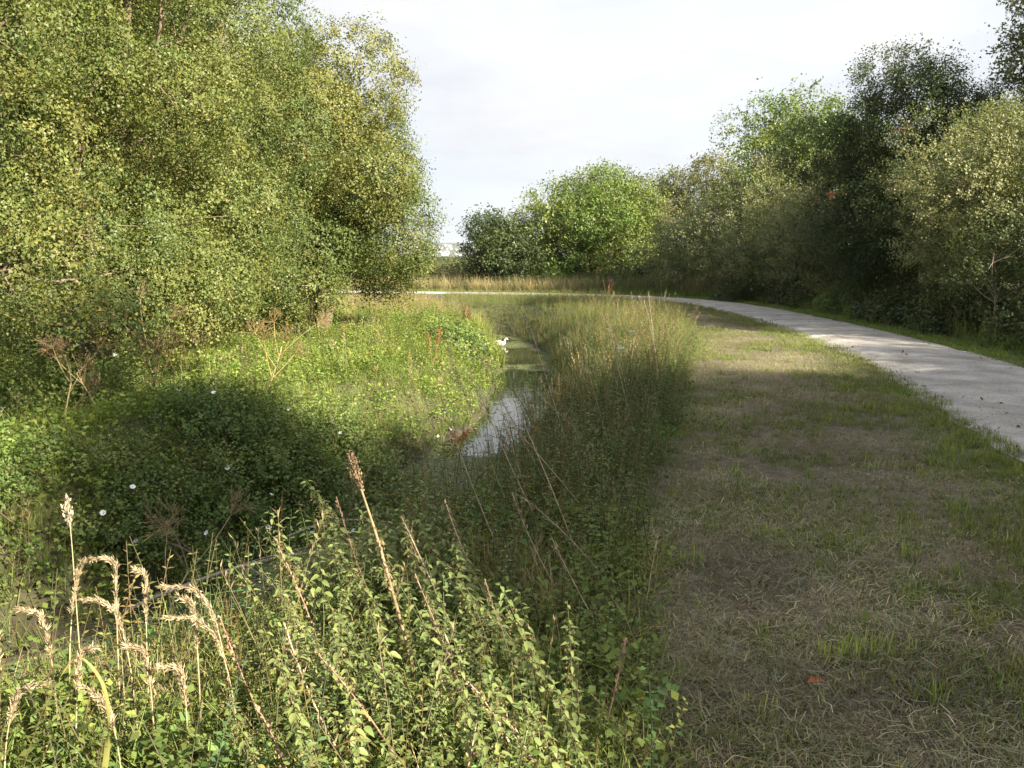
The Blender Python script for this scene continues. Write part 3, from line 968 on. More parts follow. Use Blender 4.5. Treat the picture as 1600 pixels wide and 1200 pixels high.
# right bank of the ditch: tall mixed weeds between the water and the mown strip
x, y = sample(42000, -3.0, 6.2, 1.2, 41, 1.5)
dd, side, dp, ps, e = zones(x, y)
ragged = 0.3 * (vnoise(x, y, 0.5, 41) - 0.5)
k = (side > 0) & (dd > 0.46 + 0.3 * vnoise(x, y, 0.7, 42)) & (x < e + ragged - 0.1) & (ps < 0) & (dp > 1.3)
k &= ~((y < 4.8) & (x < 0.3) & (rng.random(len(x)) < 0.72))
k &= ~((y < 8) & (dd < 1.7) & (rng.random(len(x)) < 0.75))
x, y, dd, e = x[k], y[k], dd[k], e[k]
T = ([tuft(14, 0.60, 0.007, 0.10, (0.08, 0.11, 0.034), (0.155, 0.19, 0.06), r, 0.35, 0.6) for _ in range(3)]
     + [seed_grass(r, 1.0, (0.24, 0.20, 0.12), (0.26, 0.22, 0.14), 3) for _ in range(3)]
     + [herb(r, 0.85, 13, 0.075, 0.03, (0.13, 0.16, 0.05), (0.14, 0.12, 0.06)) for _ in range(3)]
     + [herb(r, 0.75, 11, 0.09, 0.028, (0.25, 0.18, 0.065), (0.2, 0.13, 0.07)) for _ in range(2)]
     + [creeper(r, 26, 0.25, 0.35, 0.07, 0.05, (0.10, 0.15, 0.038)) for _ in range(2)])
far = smooth(9, 20, y)
idx = np.where(rng.random(len(x)) < far, pick(r, len(x), [2.4, 2.4, 2.4, .10, .10, .10, 3, 3, 3, .9, .9, 2, 2]), pick(r, len(x), [2, 2, 2, .28, .28, .28, 3.2, 3.2, 3.2, .35, .35, 2.4, 2.4]))
edge_short = 0.55 + 0.45 * smooth(0.0, 0.6, e - x)
low = 0.7 + 0.3 * smooth(0.6, 1.6, dd)
hs_ = r.uniform(0.65, 1.15, len(x)) * edge_short * low * np.interp(y, [1.5, 4, 7, 18, 24, 29, 34, 40], [0.6, 0.75, 0.9, 0.86, 0.74, 0.6, 0.48, 0.5])
scatter('bank_weeds', T, LEAF_I, np.column_stack([x, y, height(x, y) - 0.02]), idx, hs_, vary(r, len(x), 0.18, 0.14) * np.interp(y, [10, 18], [1.0, 1.22])[:, None], 0.14, 305)  # tint brightens past the tree shade, standing in for sunlight on the far bank

# low growth on the sunlit near bank round the feet of the nettles
x, y = sample(5200, -3.6, 0.75, 1.5, 5.4)
dd, side, dp, ps, e = zones(x, y)
k = (side > 0) & (dd > 0.55) & (x < e + 0.1)
x, y, dd = x[k], y[k], dd[k]
T = ([tuft(18, 0.24, 0.005, 0.09, LUSH0, (0.22, 0.26, 0.06), r, 0.5, 0.6) for _ in range(3)]
     + [tuft(14, 0.26, 0.004, 0.09, (0.26, 0.19, 0.09), (0.42, 0.33, 0.18), r, 0.6, 0.5) for _ in range(2)]
     + [creeper(r, 26, 0.16, 0.2, 0.038, 0.027, (0.15, 0.20, 0.05)) for _ in range(3)]
     + [herb(r, 0.34, 9, 0.045, 0.022, (0.16, 0.21, 0.06), (0.12, 0.1, 0.05)) for _ in range(2)])
straw_ = vnoise(x, y, 0.45, 61) > 0.6
idx = np.where(straw_, pick(r, len(x), [1, 1, 1, 3, 3, .3, .3, .3, .5, .5]), pick(r, len(x), [2, 2, 2, .5, .5, 2, 2, 2, 1.5, 1.5]))
scatter('low_growth', T, LEAF_I, np.column_stack([x, y, height(x, y) - 0.01]), idx, r.uniform(0.6, 1.15, len(x)), vary(r, len(x), 0.15, 0.12), 0.2, 310)

# left bank: bright grass with creeping leaves, browner at the far end
x, y = sample(42000, -13, 1.2, 2.0, 42, 1.35)
dd, side, dp, ps, e = zones(x, y)
k = (side < 0) & (dd > 0.55 + 0.2 * vnoise(x, y, 0.7, 43)) & ~((x > -0.8) & (y > 23) & (y < 28.2)) & (ps < 0) & (dp > 1.4) & (x > -0.62 * y - 3)
x, y, dd = x[k], y[k], dd[k]
T = ([tuft(24, 0.30, 0.005, 0.14, LUSH0, (0.22, 0.27, 0.06), r, 0.5, 0.6) for _ in range(3)]
     + [tuft(14, 0.55, 0.006, 0.12, (0.15, 0.135, 0.05), (0.32, 0.27, 0.12), r, 0.5, 0.5) for _ in range(2)]
     + [creeper(r, 40, 0.3, 0.28, 0.05, 0.036, (0.15, 0.21, 0.042)) for _ in range(3)]
     + [herb(r, 0.5, 9, 0.07, 0.03, (0.10, 0.145, 0.035), (0.08, 0.09, 0.04)) for _ in range(2)]
     + [seed_grass(r, 0.75, (0.30, 0.24, 0.13), (0.34, 0.27, 0.16), 4)]
     + [tuft(14, 0.75, 0.013, 0.10, (0.12, 0.15, 0.03), (0.24, 0.27, 0.06), r, 0.3, 0.35)])
brown = smooth(24, 33, y + 4 * (vnoise(x, y, 2.5, 44) - 0.5)) * 0.85
idx = np.where(rng.random(len(x)) < brown, pick(r, len(x), [.4, .4, .4, 3, 3, .2, .2, .2, 1, 1, 1.2, .1]), pick(r, len(x), [2.4, 2.4, 2.4, .25, .25, 1.2, 1.2, 1.2, .6, .6, .12, .0]))
reedy = (dd < 1.1) & (y > 21) & (y < 31)
idx = np.where(reedy & (rng.random(len(x)) < 0.6), 11, idx)
scatter('left_bank_grass', T, LEAF_I, np.column_stack([x, y, height(x, y) - 0.02]), idx, r.uniform(0.6, 1.15, len(x)) * np.interp(y, [24, 30, 34, 42], [1, 0.8, 0.65, 0.65]), vary(r, len(x), 0.16, 0.12), 0.2, 306)

# rough grass beyond the bend of the path
x, y = sample(30000, -24, 12, 40, 72, 1.4)
dd, side, dp, ps, e = zones(x, y)
k = (ps > 0) & (dp > 1.2) & (rng.random(len(x)) < 0.8)
x, y, dp = x[k], y[k], dp[k]
T = ([tuft(12, 0.16, 0.012, 0.14, LUSH0, LUSH1, r, 0.4, 0.5) for _ in range(2)]
     + [tuft(14, 0.9, 0.012, 0.18, (0.20, 0.18, 0.08), (0.42, 0.36, 0.19), r, 0.35, 0.5) for _ in range(2)]
     + [herb(r, 0.9, 11, 0.14, 0.06, (0.13, 0.18, 0.06), (0.1, 0.1, 0.05)) for _ in range(2)])
idx = np.where(dp < 2.6, pick(r, len(x), [1, 1, 0, 0, 0, 0]), np.where(vnoise(x, y, 3.5, 46) > 0.5, pick(r, len(x), [.3, .3, 3, 3, .6, .6]), pick(r, len(x), [.5, .5, .8, .8, 3, 3])))
scatter('rough_grass', T, LEAF_I, np.column_stack([x, y, height(x, y)]), idx, r.uniform(0.7, 1.2, len(x)), vary(r, len(x), 0.15, 0.1), 0.12, 307)

# leaf litter and loose bits on the gravel path
x, y = sample(2600, 3, 9.5, 6, 40, 1.6)
dd, side, dp, ps, e = zones(x, y)
k = (dp < 1.25) & (rng.random(len(x)) < 0.12 + 0.9 * smooth(0.6, 1.15, dp))
x, y, dp = x[k], y[k], dp[k]
T = [creeper(r, 3, 0.12, 0.012, 0.05, 0.03, (0.14, 0.09, 0.045)) for _ in range(2)] + [straw_mat(r, 8, 0.25, (0.28, 0.23, 0.14)) for _ in range(2)] + [creeper(r, 4, 0.15, 0.012, 0.03, 0.022, (0.10, 0.10, 0.05))]
scatter('path_litter', T, LEAF_I, np.column_stack([x, y, 0.022 + 0.03 * np.clip(1 - (dp / 1.17) ** 2, 0, 1)]), pick(r, len(x), [1, 1, 2, 2, 1]), r.uniform(0.6, 1.2, len(x)), vary(r, len(x), 0.2, 0.1), 0.0, 311)

# floating duckweed and scum, in streaks along the water
x = np.concatenate([rng.uniform(-1.2, 1.6, 9000), rng.uniform(-6, 0, 9000)])
y = np.concatenate([rng.uniform(11, 33, 9000), rng.uniform(2, 12, 9000)])
dd, side, dp, ps, e = zones(x, y)
st = vnoise(x * 0.6, y * 1.1, 0.9, 51) * 0.6 + vnoise(x, y, 0.3, 52) * 0.4
want = np.interp(y, [0, 9, 11, 12.5, 17, 20, 24, 33], [0.95, 0.95, 0.7, 0.15, 0.15, 0.36, 0.48, 0.5]) + 0.5 * smooth(0.35, 0.75, dd)
k = (dd < 0.95) & (st < want * 0.85)
x, y = x[k], y[k]
def weed_mat(r, c):
    g = Geo()
    n = 26
    p = r.normal(0, 0.085, (n, 2))
    for q in p:
        s = r.uniform(0.008, 0.022)
        a = np.linspace(0, 6.283, 6, endpoint=False) + r.uniform(0, 1)
        g.add(np.column_stack([q[0] + s * np.cos(a), q[1] + s * np.sin(a), np.full(6, r.uniform(0, 0.004))]), [[0, 1, 2, 3, 4, 5]], np.array(c) * r.uniform(0.75, 1.25))
    return g
T = [weed_mat(r, (0.17, 0.21, 0.075)) for _ in range(3)] + [weed_mat(r, (0.21, 0.21, 0.13)) for _ in range(2)]
scatter('duckweed', T, LEAF_I, np.column_stack([x, y, np.full(len(x), WATER_Z + 0.006) + rng.uniform(0, 0.004, len(x))]), pick(r, len(x), [1, 1, 1, 1, 1]), r.uniform(0.6, 1.2, len(x)), vary(r, len(x), 0.15, 0.1), 0.0, 308)

# far woods in front of the town
x, y = rng.uniform(-160, 160, 9000), 110 + 520 * rng.random(9000) ** 1.2
k = (np.abs(x) < 0.75 * y)
x, y = x[k], y[k]
def wood_clump(r, c):
    g = Geo()
    n = 150
    u = r.normal(0, 1, (n, 3))
    u /= np.linalg.norm(u, axis=1, keepdims=True)
    u[:, 2] = np.abs(u[:, 2])
    P = u * r.uniform(0.7, 1.05, (n, 1)) * np.array([2.2, 2.2, 4.0])
    Vv, F = leaves(P, r.normal(0, 1, (n, 3)), u + r.normal(0, .4, (n, 3)), 1.0, 0.8)
    g.add(Vv, F, np.array(c) * np.repeat(r.uniform(0.7, 1.3, n), 4)[:, None])
    return g
T = [wood_clump(r, (0.07, 0.09, 0.035)) for _ in range(4)]
scatter('far_woods', T, LEAF_I, np.column_stack([x, y, height(x, y) - 0.3]), pick(r, len(x), [1, 1, 1, 1]), r.uniform(0.5, 1.0, len(x)) * np.interp(y, [110, 300, 640], [0.32, 0.6, 1.0]), vary(r, len(x), 0.2, 0.1), 0.05, 309)

# ------------------------------------------------------------------ distant town on the hill
HW = plain_mat('white_render', (0.44, 0.45, 0.47), 0.8)
HR = plain_mat('slate_roof', (0.22, 0.21, 0.22), 0.7)
HWN = plain_mat('dark_window', (0.05, 0.06, 0.07), 0.2)
def box(g, x0, x1, y0, y1, z0, z1, c=(1, 1, 1)):
    v = [(x0, y0, z0), (x1, y0, z0), (x1, y1, z0), (x0, y1, z0), (x0, y0, z1), (x1, y0, z1), (x1, y1, z1), (x0, y1, z1)]
    g.add(v, [[0, 3, 2, 1], [4, 5, 6, 7], [0, 1, 5, 4], [1, 2, 6, 5], [2, 3, 7, 6], [3, 0, 4, 7]], c)
r = np.random.default_rng(401)
protos = []
for w_, d_, h_ in ((11, 9, 6), (16, 9, 6.5), (24, 12, 9)):
    a, b, c = Geo(), Geo(), Geo()
    box(a, -w_ / 2, w_ / 2, -d_ / 2, d_ / 2, -3, h_)
    e_ = 0.4
    b.add([(-w_ / 2 - e_, -d_ / 2 - e_, h_), (w_ / 2 + e_, -d_ / 2 - e_, h_), (w_ / 2 + e_, d_ / 2 + e_, h_), (-w_ / 2 - e_, d_ / 2 + e_, h_), (-w_ / 2 - e_, 0, h_ + 3.2), (w_ / 2 + e_, 0, h_ + 3.2)],
          [[0, 1, 5, 4], [2, 3, 4, 5]], (1, 1, 1))
    b.add([(-w_ / 2 - e_, -d_ / 2 - e_, h_), (-w_ / 2 - e_, d_ / 2 + e_, h_), (-w_ / 2 - e_, 0, h_ + 3.2), (w_ / 2 + e_, -d_ / 2 - e_, h_), (w_ / 2 + e_, d_ / 2 + e_, h_), (w_ / 2 + e_, 0, h_ + 3.2)], [[0, 2, 1], [3, 4, 5]], (1, 1, 1))
    for kx in np.arange(-w_ / 2 + 1.6, w_ / 2 - 1, 3.0):
        for kz in np.arange(1, h_ - 1.5, 2.7):
            box(c, kx, kx + 1.3, -d_ / 2 - 0.06, -d_ / 2 + 0.05, kz, kz + 1.3)
    protos.append((a.mesh('wall', HW), b.mesh('roof', HR), c.mesh('window', HWN), h_))
for i in range(50):
    yy = r.uniform(2700, 3500)
    uu = r.uniform(618, 760)
    xx = (uu - 800) / 1350 * yy
    q = int(r.choice(3, p=[0.5, 0.35, 0.15]))
    a, b, c, h_ = protos[q]
    o = thing('white_house', 'tiny white house in the hazy town on the distant hill', 'house', (xx, yy, H(xx, yy)), 'white houses of the distant hillside town', (0, 0, r.normal(0, 0.3)))
    link('wall', a, o)
    link('roof', b, o)
    link('window', c, o, kind='stuff')

# ------------------------------------------------------------------ foreground nettles: each plant, each leaf
NETTLE_LEAF = []
for i, c in enumerate([(0.17, 0.22, 0.07), (0.20, 0.24, 0.075), (0.14, 0.19, 0.06), (0.24, 0.22, 0.07)]):
    g = Geo()
    t = np.array([0, 0.12, 0.3, 0.42, 0.58, 0.72, 0.86, 1.0])
    wv = np.array([0.05, 0.34, 0.50, 0.42, 0.36, 0.24, 0.14, 0.0]) * 0.48
    zv = -0.22 * t ** 2
    Vv, rowsn = [], len(t)
    for k in range(rowsn):
        jag = 0.02 if k % 2 else -0.01
        Vv += [(t[k], -wv[k] - jag * (0 < k < rowsn - 1), zv[k] + wv[k] * 0.35), (t[k], 0, zv[k]), (t[k], wv[k] + jag * (0 < k < rowsn - 1), zv[k] + wv[k] * 0.35)]
    F = []
    for k in range(rowsn - 1):
        F += [[3 * k, 3 * k + 1, 3 * k + 4, 3 * k + 3], [3 * k + 1, 3 * k + 2, 3 * k + 5, 3 * k + 4]]
    g.add(Vv, F, c)
    NETTLE_LEAF.append(g.mesh('nettle_leaf', LEAF))

def nettle(r, lab, L, npair, lean, seeds):
    o = thing('nettle_plant', lab, 'nettle', (0, 0, 0), 'nettles in the sunlit foreground clump')
    a0 = math.pi + r.normal(0, 0.5)
    t = np.linspace(0, 1, 8)
    ctr = np.column_stack([lean * L * t ** 1.6 * math.cos(a0), lean * L * t ** 1.6 * math.sin(a0), L * t * (1 - 0.25 * lean * t)])
    g = Geo()
    colr = np.linspace(0, 1, 8)[:, None] * np.array([[0.10, 0.13, 0.04]]) + (1 - np.linspace(0, 1, 8))[:, None] * np.array([[0.16, 0.10, 0.07]])
    g.tube(ctr, np.linspace(0.0042, 0.0016, 8), colr, 5, False)
    link('stem', g.mesh('nettle_stem', DRY), o)
    sg = Geo()
    for k in range(npair):
        q = 0.12 + 0.88 * (k + 0.5) / npair
        p = np.array([np.interp(q, t, ctr[:, i]) for i in range(3)])
        size = (0.076 * (1 - 0.5 * q ** 2.2)) * r.uniform(0.8, 1.2)
        for s in range(2):
            if q < 0.35 and r.random() < 0.4:
                continue
            a = k * 1.571 + s * math.pi + r.normal(0, 0.2) + a0
            lf = link('leaf', NETTLE_LEAF[int(r.choice(4, p=[.4, .3, .25, .05]))], o)
            lf.location = p + np.array([math.cos(a), math.sin(a), 0]) * 0.008
            lf.rotation_euler = Euler((r.normal(0, 0.25), R(34 - 30 * q) + r.normal(0, 0.22), a), 'XYZ')
            lf.scale = (size, size, size)
            if 0.45 < q < 0.92 and seeds:
                m = 9
                tt_ = r.uniform(0.1, 1, m)
                P = p + np.column_stack([tt_ * 0.05 * math.cos(a + .4), tt_ * 0.05 * math.sin(a + .4), -tt_ ** 1.5 * 0.045])
                Vv, F = leaves(P, r.normal(0, 1, (m, 3)), r.normal(0, 1, (m, 3)), 0.014, 0.01)
                sg.add(Vv, F, np.array((0.21, 0.175, 0.085)) * r.uniform(0.7, 1.3))
    if seeds and sg.n:
        link('seed_tassel', sg.mesh('seed_tassel', LEAF), o, kind='stuff')
    return o

r = np.random.default_rng(501)
NLAB = ['leafy green nettle in the sunlit foreground clump', 'nettle hung with brown seed tassels in the sunlit foreground clump']
protos = [nettle(r, NLAB[k % 2], [0.95, 1.05, 0.85, 1.1, 0.9, 1.0][k], [19, 20, 18, 21, 18, 19][k], [0.2, 0.32, 0.12, 0.28, 0.4, 0.25][k], k % 2 == 1) for k in range(6)]
spots = []
tries = 0
while len(spots) < 150 and tries < 6000:
    tries += 1
    yy = r.uniform(2.1, 4.5)
    xl, xr = np.interp(yy, [2.1, 3, 3.8, 4.5], [-0.62, -0.82, -0.95, -0.9]), np.interp(yy, [2.1, 2.8, 3.5, 4.5], [0.32, 0.22, 0.02, -0.3])
    xx = r.uniform(xl, xr)
    if all((xx - a) ** 2 + (yy - b) ** 2 > 0.006 for a, b in spots):
        spots.append((xx, yy))
for i, (xx, yy) in enumerate(spots):
    p = protos[i % 6]
    if i < 6:
        o = p
    else:
        o = p.copy()
        C.objects.link(o)
        for ch in p.children:
            c = ch.copy()
            C.objects.link(c)
            c.parent = o
    o['label'] = ('nettle hung with brown seed tassels' if i % 2 else 'leafy green nettle') + ' in the ' + ('back' if yy > 3.3 else 'front') + ' of the sunlit clump, ' + ('left side' if xx < -0.8 else 'right side' if xx > -0.25 else 'middle')
    o.location = (xx, yy, H(xx, yy) - 0.02)
    o.rotation_euler = (r.normal(0, 0.08), r.normal(-0.08, 0.08), r.normal(0, 0.9))
    s = r.uniform(0.7, 1.08) * np.interp(yy, [2.1, 3.0, 4.4], [0.56, 0.66, 0.70])
    o.scale = (s, s, s)

# ------------------------------------------------------------------ dry stalks, seed heads, fallen branch
def stalk(name, lab, cat, base, pts, r0, r1, col, group=None, sides=6):
    o = thing(name, lab, cat, base, group)
    g = Geo()
    g.tube(pts, np.linspace(r0, r1, len(pts)), np.array(col), sides)
    link('stem', g.mesh('stem', DRY, True), o)
    return o

def fluff(g, P, D, n, ln, wd, spread, col, r):
    """small husks packed round a line of points"""
    i = r.uniform(0, len(P) - 1.001, n)
    k = i.astype(int)
    f = (i - k)[:, None]
    p = P[k] * (1 - f) + P[k + 1] * f
    w = spread * np.sin(np.pi * np.clip(i / (len(P) - 1) * 0.86 + 0.1, 0, 1))
    p = p + r.normal(0, 1, (n, 3)) * w[:, None]
    seg = P[k + 1] - P[k]
    seg /= np.linalg.norm(seg, axis=1, keepdims=True) + 1e-9
    Vv, F = leaves(p, r.normal(0, 0.33, (n, 3)) + seg, r.normal(0, 1, (n, 3)), ln * r.uniform(0.6, 1.3, n), wd)
    g.add(Vv, F, np.array(col) * np.repeat(r.uniform(0.7, 1.25, n), 4)[:, None])

r = np.random.default_rng(601)
# tall dead dock spike rising out of the nettles
bx, by = -0.34, 3.1
pts = catmull([(0, 0, 0), (-0.07, 0.02, 0.29), (-0.17, 0.1, 0.62), (-0.26, 0.2, 0.84), (-0.30, 0.25, 0.95)], 5)
o = stalk('dock_stalk', 'tall dead brown seed spike rising above the nettles', 'dead stalk', (bx, by, H(bx, by)), pts, 0.008, 0.003, (0.30, 0.20, 0.11))
g = Geo()
fluff(g, pts[-7:], np.array([-.3, .1, 1]), 420, 0.014, 0.008, 0.011, (0.25, 0.18, 0.10), r)
link('seed_head', g.mesh('seed_head', DRY), o)
g = Geo()
fluff(g, pts[7:12], np.array([-.3, .1, 1]), 60, 0.02, 0.01, 0.012, (0.23, 0.17, 0.09), r)
link('lower_seed_head', g.mesh('lower_seed_head', DRY), o)

# dead umbellifer skeletons on the left bank
def umbellifer(lab, x, y, hgt, lean, col, n, r):
    z = H(x, y)
    top = np.array([lean[0], lean[1], hgt * 0.55])
    main = bend((0, 0, -0.05), top, r, 0.05, 6)
    o = stalk('dead_hogweed', lab, 'dead stalk', (x, y, z), main, 0.012, 0.006, col, 'dead umbellifer stalks on the left bank')
    for k in range(n):
        a = 2 * np.pi * k / n + r.uniform(-.3, .3)
        s0 = main[int(r.integers(2, 6))]
        sp = hgt * r.uniform(0.15, 0.36)
        e = s0 + np.array([sp * math.cos(a) + lean[0] * .3, sp * math.sin(a) * .8, hgt * r.uniform(0.25, 0.45)])
        e[2] = min(e[2], hgt)
        g = Geo()
        br = bend(s0, e, r, 0.07, 5)
        g.tube(br, np.linspace(0.006, 0.003, 5), np.array(col) * r.uniform(0.85, 1.15), 4, False)
        link('branch', g.mesh('branch', DRY), o)
        u = Geo()
        for q in range(16):
            v = r.normal(0, 0.55, 3) + (br[-1] - br[-2]) / np.linalg.norm(br[-1] - br[-2]) * 0.9
            v /= np.linalg.norm(v)
            tip = e + v * hgt * r.uniform(0.07, 0.13)
            u.tube(bend(e, tip, r, 0.05, 3), np.linspace(0.0028, 0.0018, 3), np.array(col) * np.array([0.72, 0.68, 0.64]) * r.uniform(0.7, 1.1), 3, False)
            for _ in range(4):
                vv = v + r.normal(0, 0.6, 3)
                u.tube(np.array([tip, tip + vv * 0.045]), [0.0022, 0.0022], np.array(col) * np.array([0.66, 0.6, 0.58]) * r.uniform(0.6, 1.1), 3, False)
        link('umbel', u.mesh('umbel', DRY), o)
    return o
TAN = (0.36, 0.27, 0.13)
umbellifer('dead brown umbel skeleton with the broadest head, against the dark gap under the birches', -3.95, 9.5, 1.3, (-0.12, 0.1), TAN, 9, r)
umbellifer('dead yellow stalk at the sunlit edge of the birches, right of the broad brown umbel', -3.0, 10.3, 1.1, (0.22, 0.1), (0.40, 0.32, 0.12), 6, r)
umbellifer('thin leaning dead stalk at the left edge below the birch leaves', -4.25, 8.0, 0.85, (0.1, 0.05), TAN, 4, r)
umbellifer('pale forked dead stalk leaning over the shaded bramble mound', -2.6, 5.95, 1.15, (0.22, 0.15), (0.45, 0.38, 0.2), 3, r)
umbellifer('short broken dead stalk left of the broad brown umbel', -4.3, 9.0, 0.9, (-0.3, 0.05), TAN, 3, r)

# rusty dock seed spikes on the sunlit left bank
def dock(lab, x, y, hgt, col, n):
    o = thing('dock_plant', lab, 'dock', (x, y, H(x, y)), 'rusty docks along the ditch and path')
    for k in range(n):
        g, s = Geo(), Geo()
        p = bend((r.normal(0, .02), 0, 0), (r.normal(0.08, 0.1), r.normal(0, .08), hgt * r.uniform(.75, 1)), r, 0.05, 7)
        g.tube(p, np.linspace(0.006, 0.003, 7), (0.24, 0.13, 0.06), 4, False)
        fluff(s, p[4:], np.array([0, 0, 1.0]), 110, 0.024, 0.014, 0.022, col, r)
        link('stem', g.mesh('stem', DRY), o)
        link('seed_head', s.mesh('seed_head', LEAF), o)
dock('orange brown dock seed head standing alone in the sunlit left bank', -1.42, 15.4, 0.85, (0.26, 0.10, 0.04), 3)
dock('dark red brown dock beside the bush that overhangs the water', -1.15, 21.0, 0.9, (0.16, 0.06, 0.03), 4)
dock('small rusty dock at the foot of the left bank by the open water', -0.85, 12.2, 0.5, (0.22, 0.10, 0.04), 3)
dock('dark plum seed spikes beside the path where it bends', 4.0, 36.6, 1.0, (0.10, 0.045, 0.045), 6)

# bleached grass heads in the bottom left corner, each a stalk with its own drooping head
RG = 'bleached seed heads in the bottom left corner'
HEADS = [(-1.55, 2.75, .60), (-1.42, 2.60, .52), (-1.30, 2.8, .62), (-1.62, 2.95, .74), (-1.18, 2.65, .5), (-1.10, 2.85, .6), (-1.35, 3.0, .66), (-1.05, 2.6, .45), (-0.95, 2.8, .55), (-1.72, 2.7, .55), (-1.48, 3.05, .7), (-1.22, 2.5, .4), (-1.6, 2.5, .42), (-1.02, 2.95, .62)]
for k, (x, y, h) in enumerate(HEADS):
    h *= 0.74
    dx = float(np.clip(r.normal(0, 0.07), -0.11, 0.11))
    p = catmull([(0, 0, -0.05), (dx * .2, 0.02, h * .5), (dx * .6, .04, h * .9), (dx * 1.2, .05, h * 1.12), (dx * 1.9 + np.sign(dx) * .035, .05 + r.normal(0, .03), h * 1.17)], 5)
    o = stalk('bleached_grass', 'pale dried grass stalk with a plump drooping head, bottom left corner', 'dry grass', (x, y, H(x, y)), p, 0.0028, 0.0016, (0.42, 0.35, 0.2), RG, 4)
    g = Geo()
    fluff(g, p[-13:] + np.column_stack([np.zeros(13), r.normal(0, .002, 13), np.zeros(13)]), np.array([np.sign(dx) * .6, 0, .4]), 380, 0.022, 0.0036, 0.0042, (0.37, 0.30, 0.18), r)
    link('seed_head', g.mesh('seed_head', DRY), o)
p = catmull([(0, 0, -.05), (-0.01, .02, .4), (-0.015, .03, .66), (-0.02, .03, .82)], 5)
o = stalk('bleached_grass', 'single upright dry grass spike taller than the bleached heads', 'dry grass', (-1.72, 3.25, H(-1.72, 3.25)), p, 0.003, 0.0016, (0.42, 0.35, 0.2), RG, 4)
g = Geo()
fluff(g, p[-5:], np.array([0, 0, 1]), 120, 0.02, 0.008, 0.008, (0.46, 0.38, 0.27), r)
link('seed_head', g.mesh('seed_head', DRY), o)

# broad reed blades by the nettles
g = None
for k, (x, y, lab, pp, cc) in enumerate([
        (-0.80, 2.02, 'broad green reed blade turning orange and arching at its tip', [(0, 0, 0), (0.12, .06, .22), (0.28, .12, .40), (0.40, .16, .44), (0.46, .18, .36)], ((0.17, 0.22, 0.05), (0.40, 0.20, 0.06))),
        (-1.25, 2.35, 'yellow reed blade curled over among the bleached heads', [(0, 0, 0), (0.05, .02, .24), (0.03, .08, .42), (-0.07, .14, .50), (-.15, .16, .42)], ((0.2, 0.2, 0.06), (0.45, 0.33, 0.12))),
        (-0.85, 2.25, 'narrow green reed blade lying low beside the orange one', [(0, 0, 0), (-0.15, .05, .14), (-0.35, .1, .2), (-.5, .1, .18)], ((0.12, 0.17, 0.04), (0.2, 0.22, 0.06))),
        (0.30, 5.4, 'grey green reed blade arching over the shaded right bank', [(0, 0, 0), (-0.12, .05, .5), (-0.3, .1, .85), (-.5, .12, .9), (-.62, .12, .78)], ((0.10, 0.13, 0.05), (0.18, 0.2, 0.09))),
        (0.5, 6.3, 'second pale reed blade on the shaded right bank, tip bent down', [(0, 0, 0), (0.05, .05, .55), (-0.1, .1, .95), (-.35, .12, 1.0), (-.5, .12, .9)], ((0.10, 0.13, 0.05), (0.18, 0.2, 0.09)))]):
    o = thing('reed_plant', lab, 'reed', (x, y, H(x, y)), 'broad reed blades on the near bank')
    c = catmull(pp, 5)
    t = np.linspace(0, 1, len(c))
    d = np.gradient(c, axis=0)
    s = np.cross(d, [0, 0.35, 1.0])
    s /= np.linalg.norm(s, axis=1, keepdims=True) + 1e-9
    w = 0.0085 * np.sin(np.pi * np.clip(0.25 + 0.75 * t, 0, 1)) ** 0.7
    up = np.cross(s, d)
    up /= np.linalg.norm(up, axis=1, keepdims=True) + 1e-9
    Vv = np.stack([c - s * w[:, None] + up * w[:, None] * .3, c, c + s * w[:, None] + up * w[:, None] * .3], 1).reshape(-1, 3)
    q = np.arange(len(c) - 1) * 3
    F = np.concatenate([np.stack([q, q + 1, q + 4, q + 3], -1), np.stack([q + 1, q + 2, q + 5, q + 4], -1)])
    gg = Geo()
    tk = smooth(0.35, 0.7, t)[:, None]
    gg.add(Vv, F, np.repeat((1 - tk) * np.array(cc[0]) + tk * np.array(cc[1]), 3, 0))
    link('blade', gg.mesh('blade', LEAF, True), o)
    gg = Geo()
    gg.tube(np.array([[0, 0, -0.08], c[1] * 0.5, c[2]]), [0.006, 0.005, 0.003], cc[0], 5, False)
    link('stem', gg.mesh('stem', LEAF), o)

# long pale dead stems leaning over the shaded right bank
DG = 'long dead grass stems leaning over the right bank'
DS = [(0.05, 5.3, -.45, 1.15), (0.25, 5.0, -.5, 1.05), (0.15, 5.6, -.35, 1.2), (0.4, 4.6, -.4, .9), (0.35, 5.8, -.6, 1.15), (0.55, 6.6, -.4, 1.2), (0.9, 7.4, -.35, 1.1), (1.2, 8.2, -.3, 1.2), (1.35, 9.2, -.3, 1.15), (1.0, 6.3, -.85, .75),
      (0.55, 4.2, -.5, .55), (0.3, 4.0, -.3, .6), (0.6, 5.2, -.7, .8), (1.75, 10.2, -.2, 1.2), (2.0, 11.5, -.2, 1.25), (0.0, 4.5, -.35, .95), (0.45, 3.6, -.28, .5), (0.62, 3.9, .05, .45)]
for x, y, dx, h in DS:
    p = bend((0, 0, -0.05), (dx, r.normal(0, .15), h), r, 0.04, 7)
    o = stalk('dry_grass', 'long pale dead grass stem leaning over the shaded right bank', 'dead stalk', (x, y, H(x, y)), p, 0.0036, 0.0015, (0.45, 0.38, 0.26), DG, 4)
    g = Geo()
    fluff(g, p[-3:], np.array([dx, 0, 1]), 24, 0.035, 0.006, 0.006, (0.36, 0.29, 0.19), r)
    link('seed_head', g.mesh('seed_head', DRY), o)

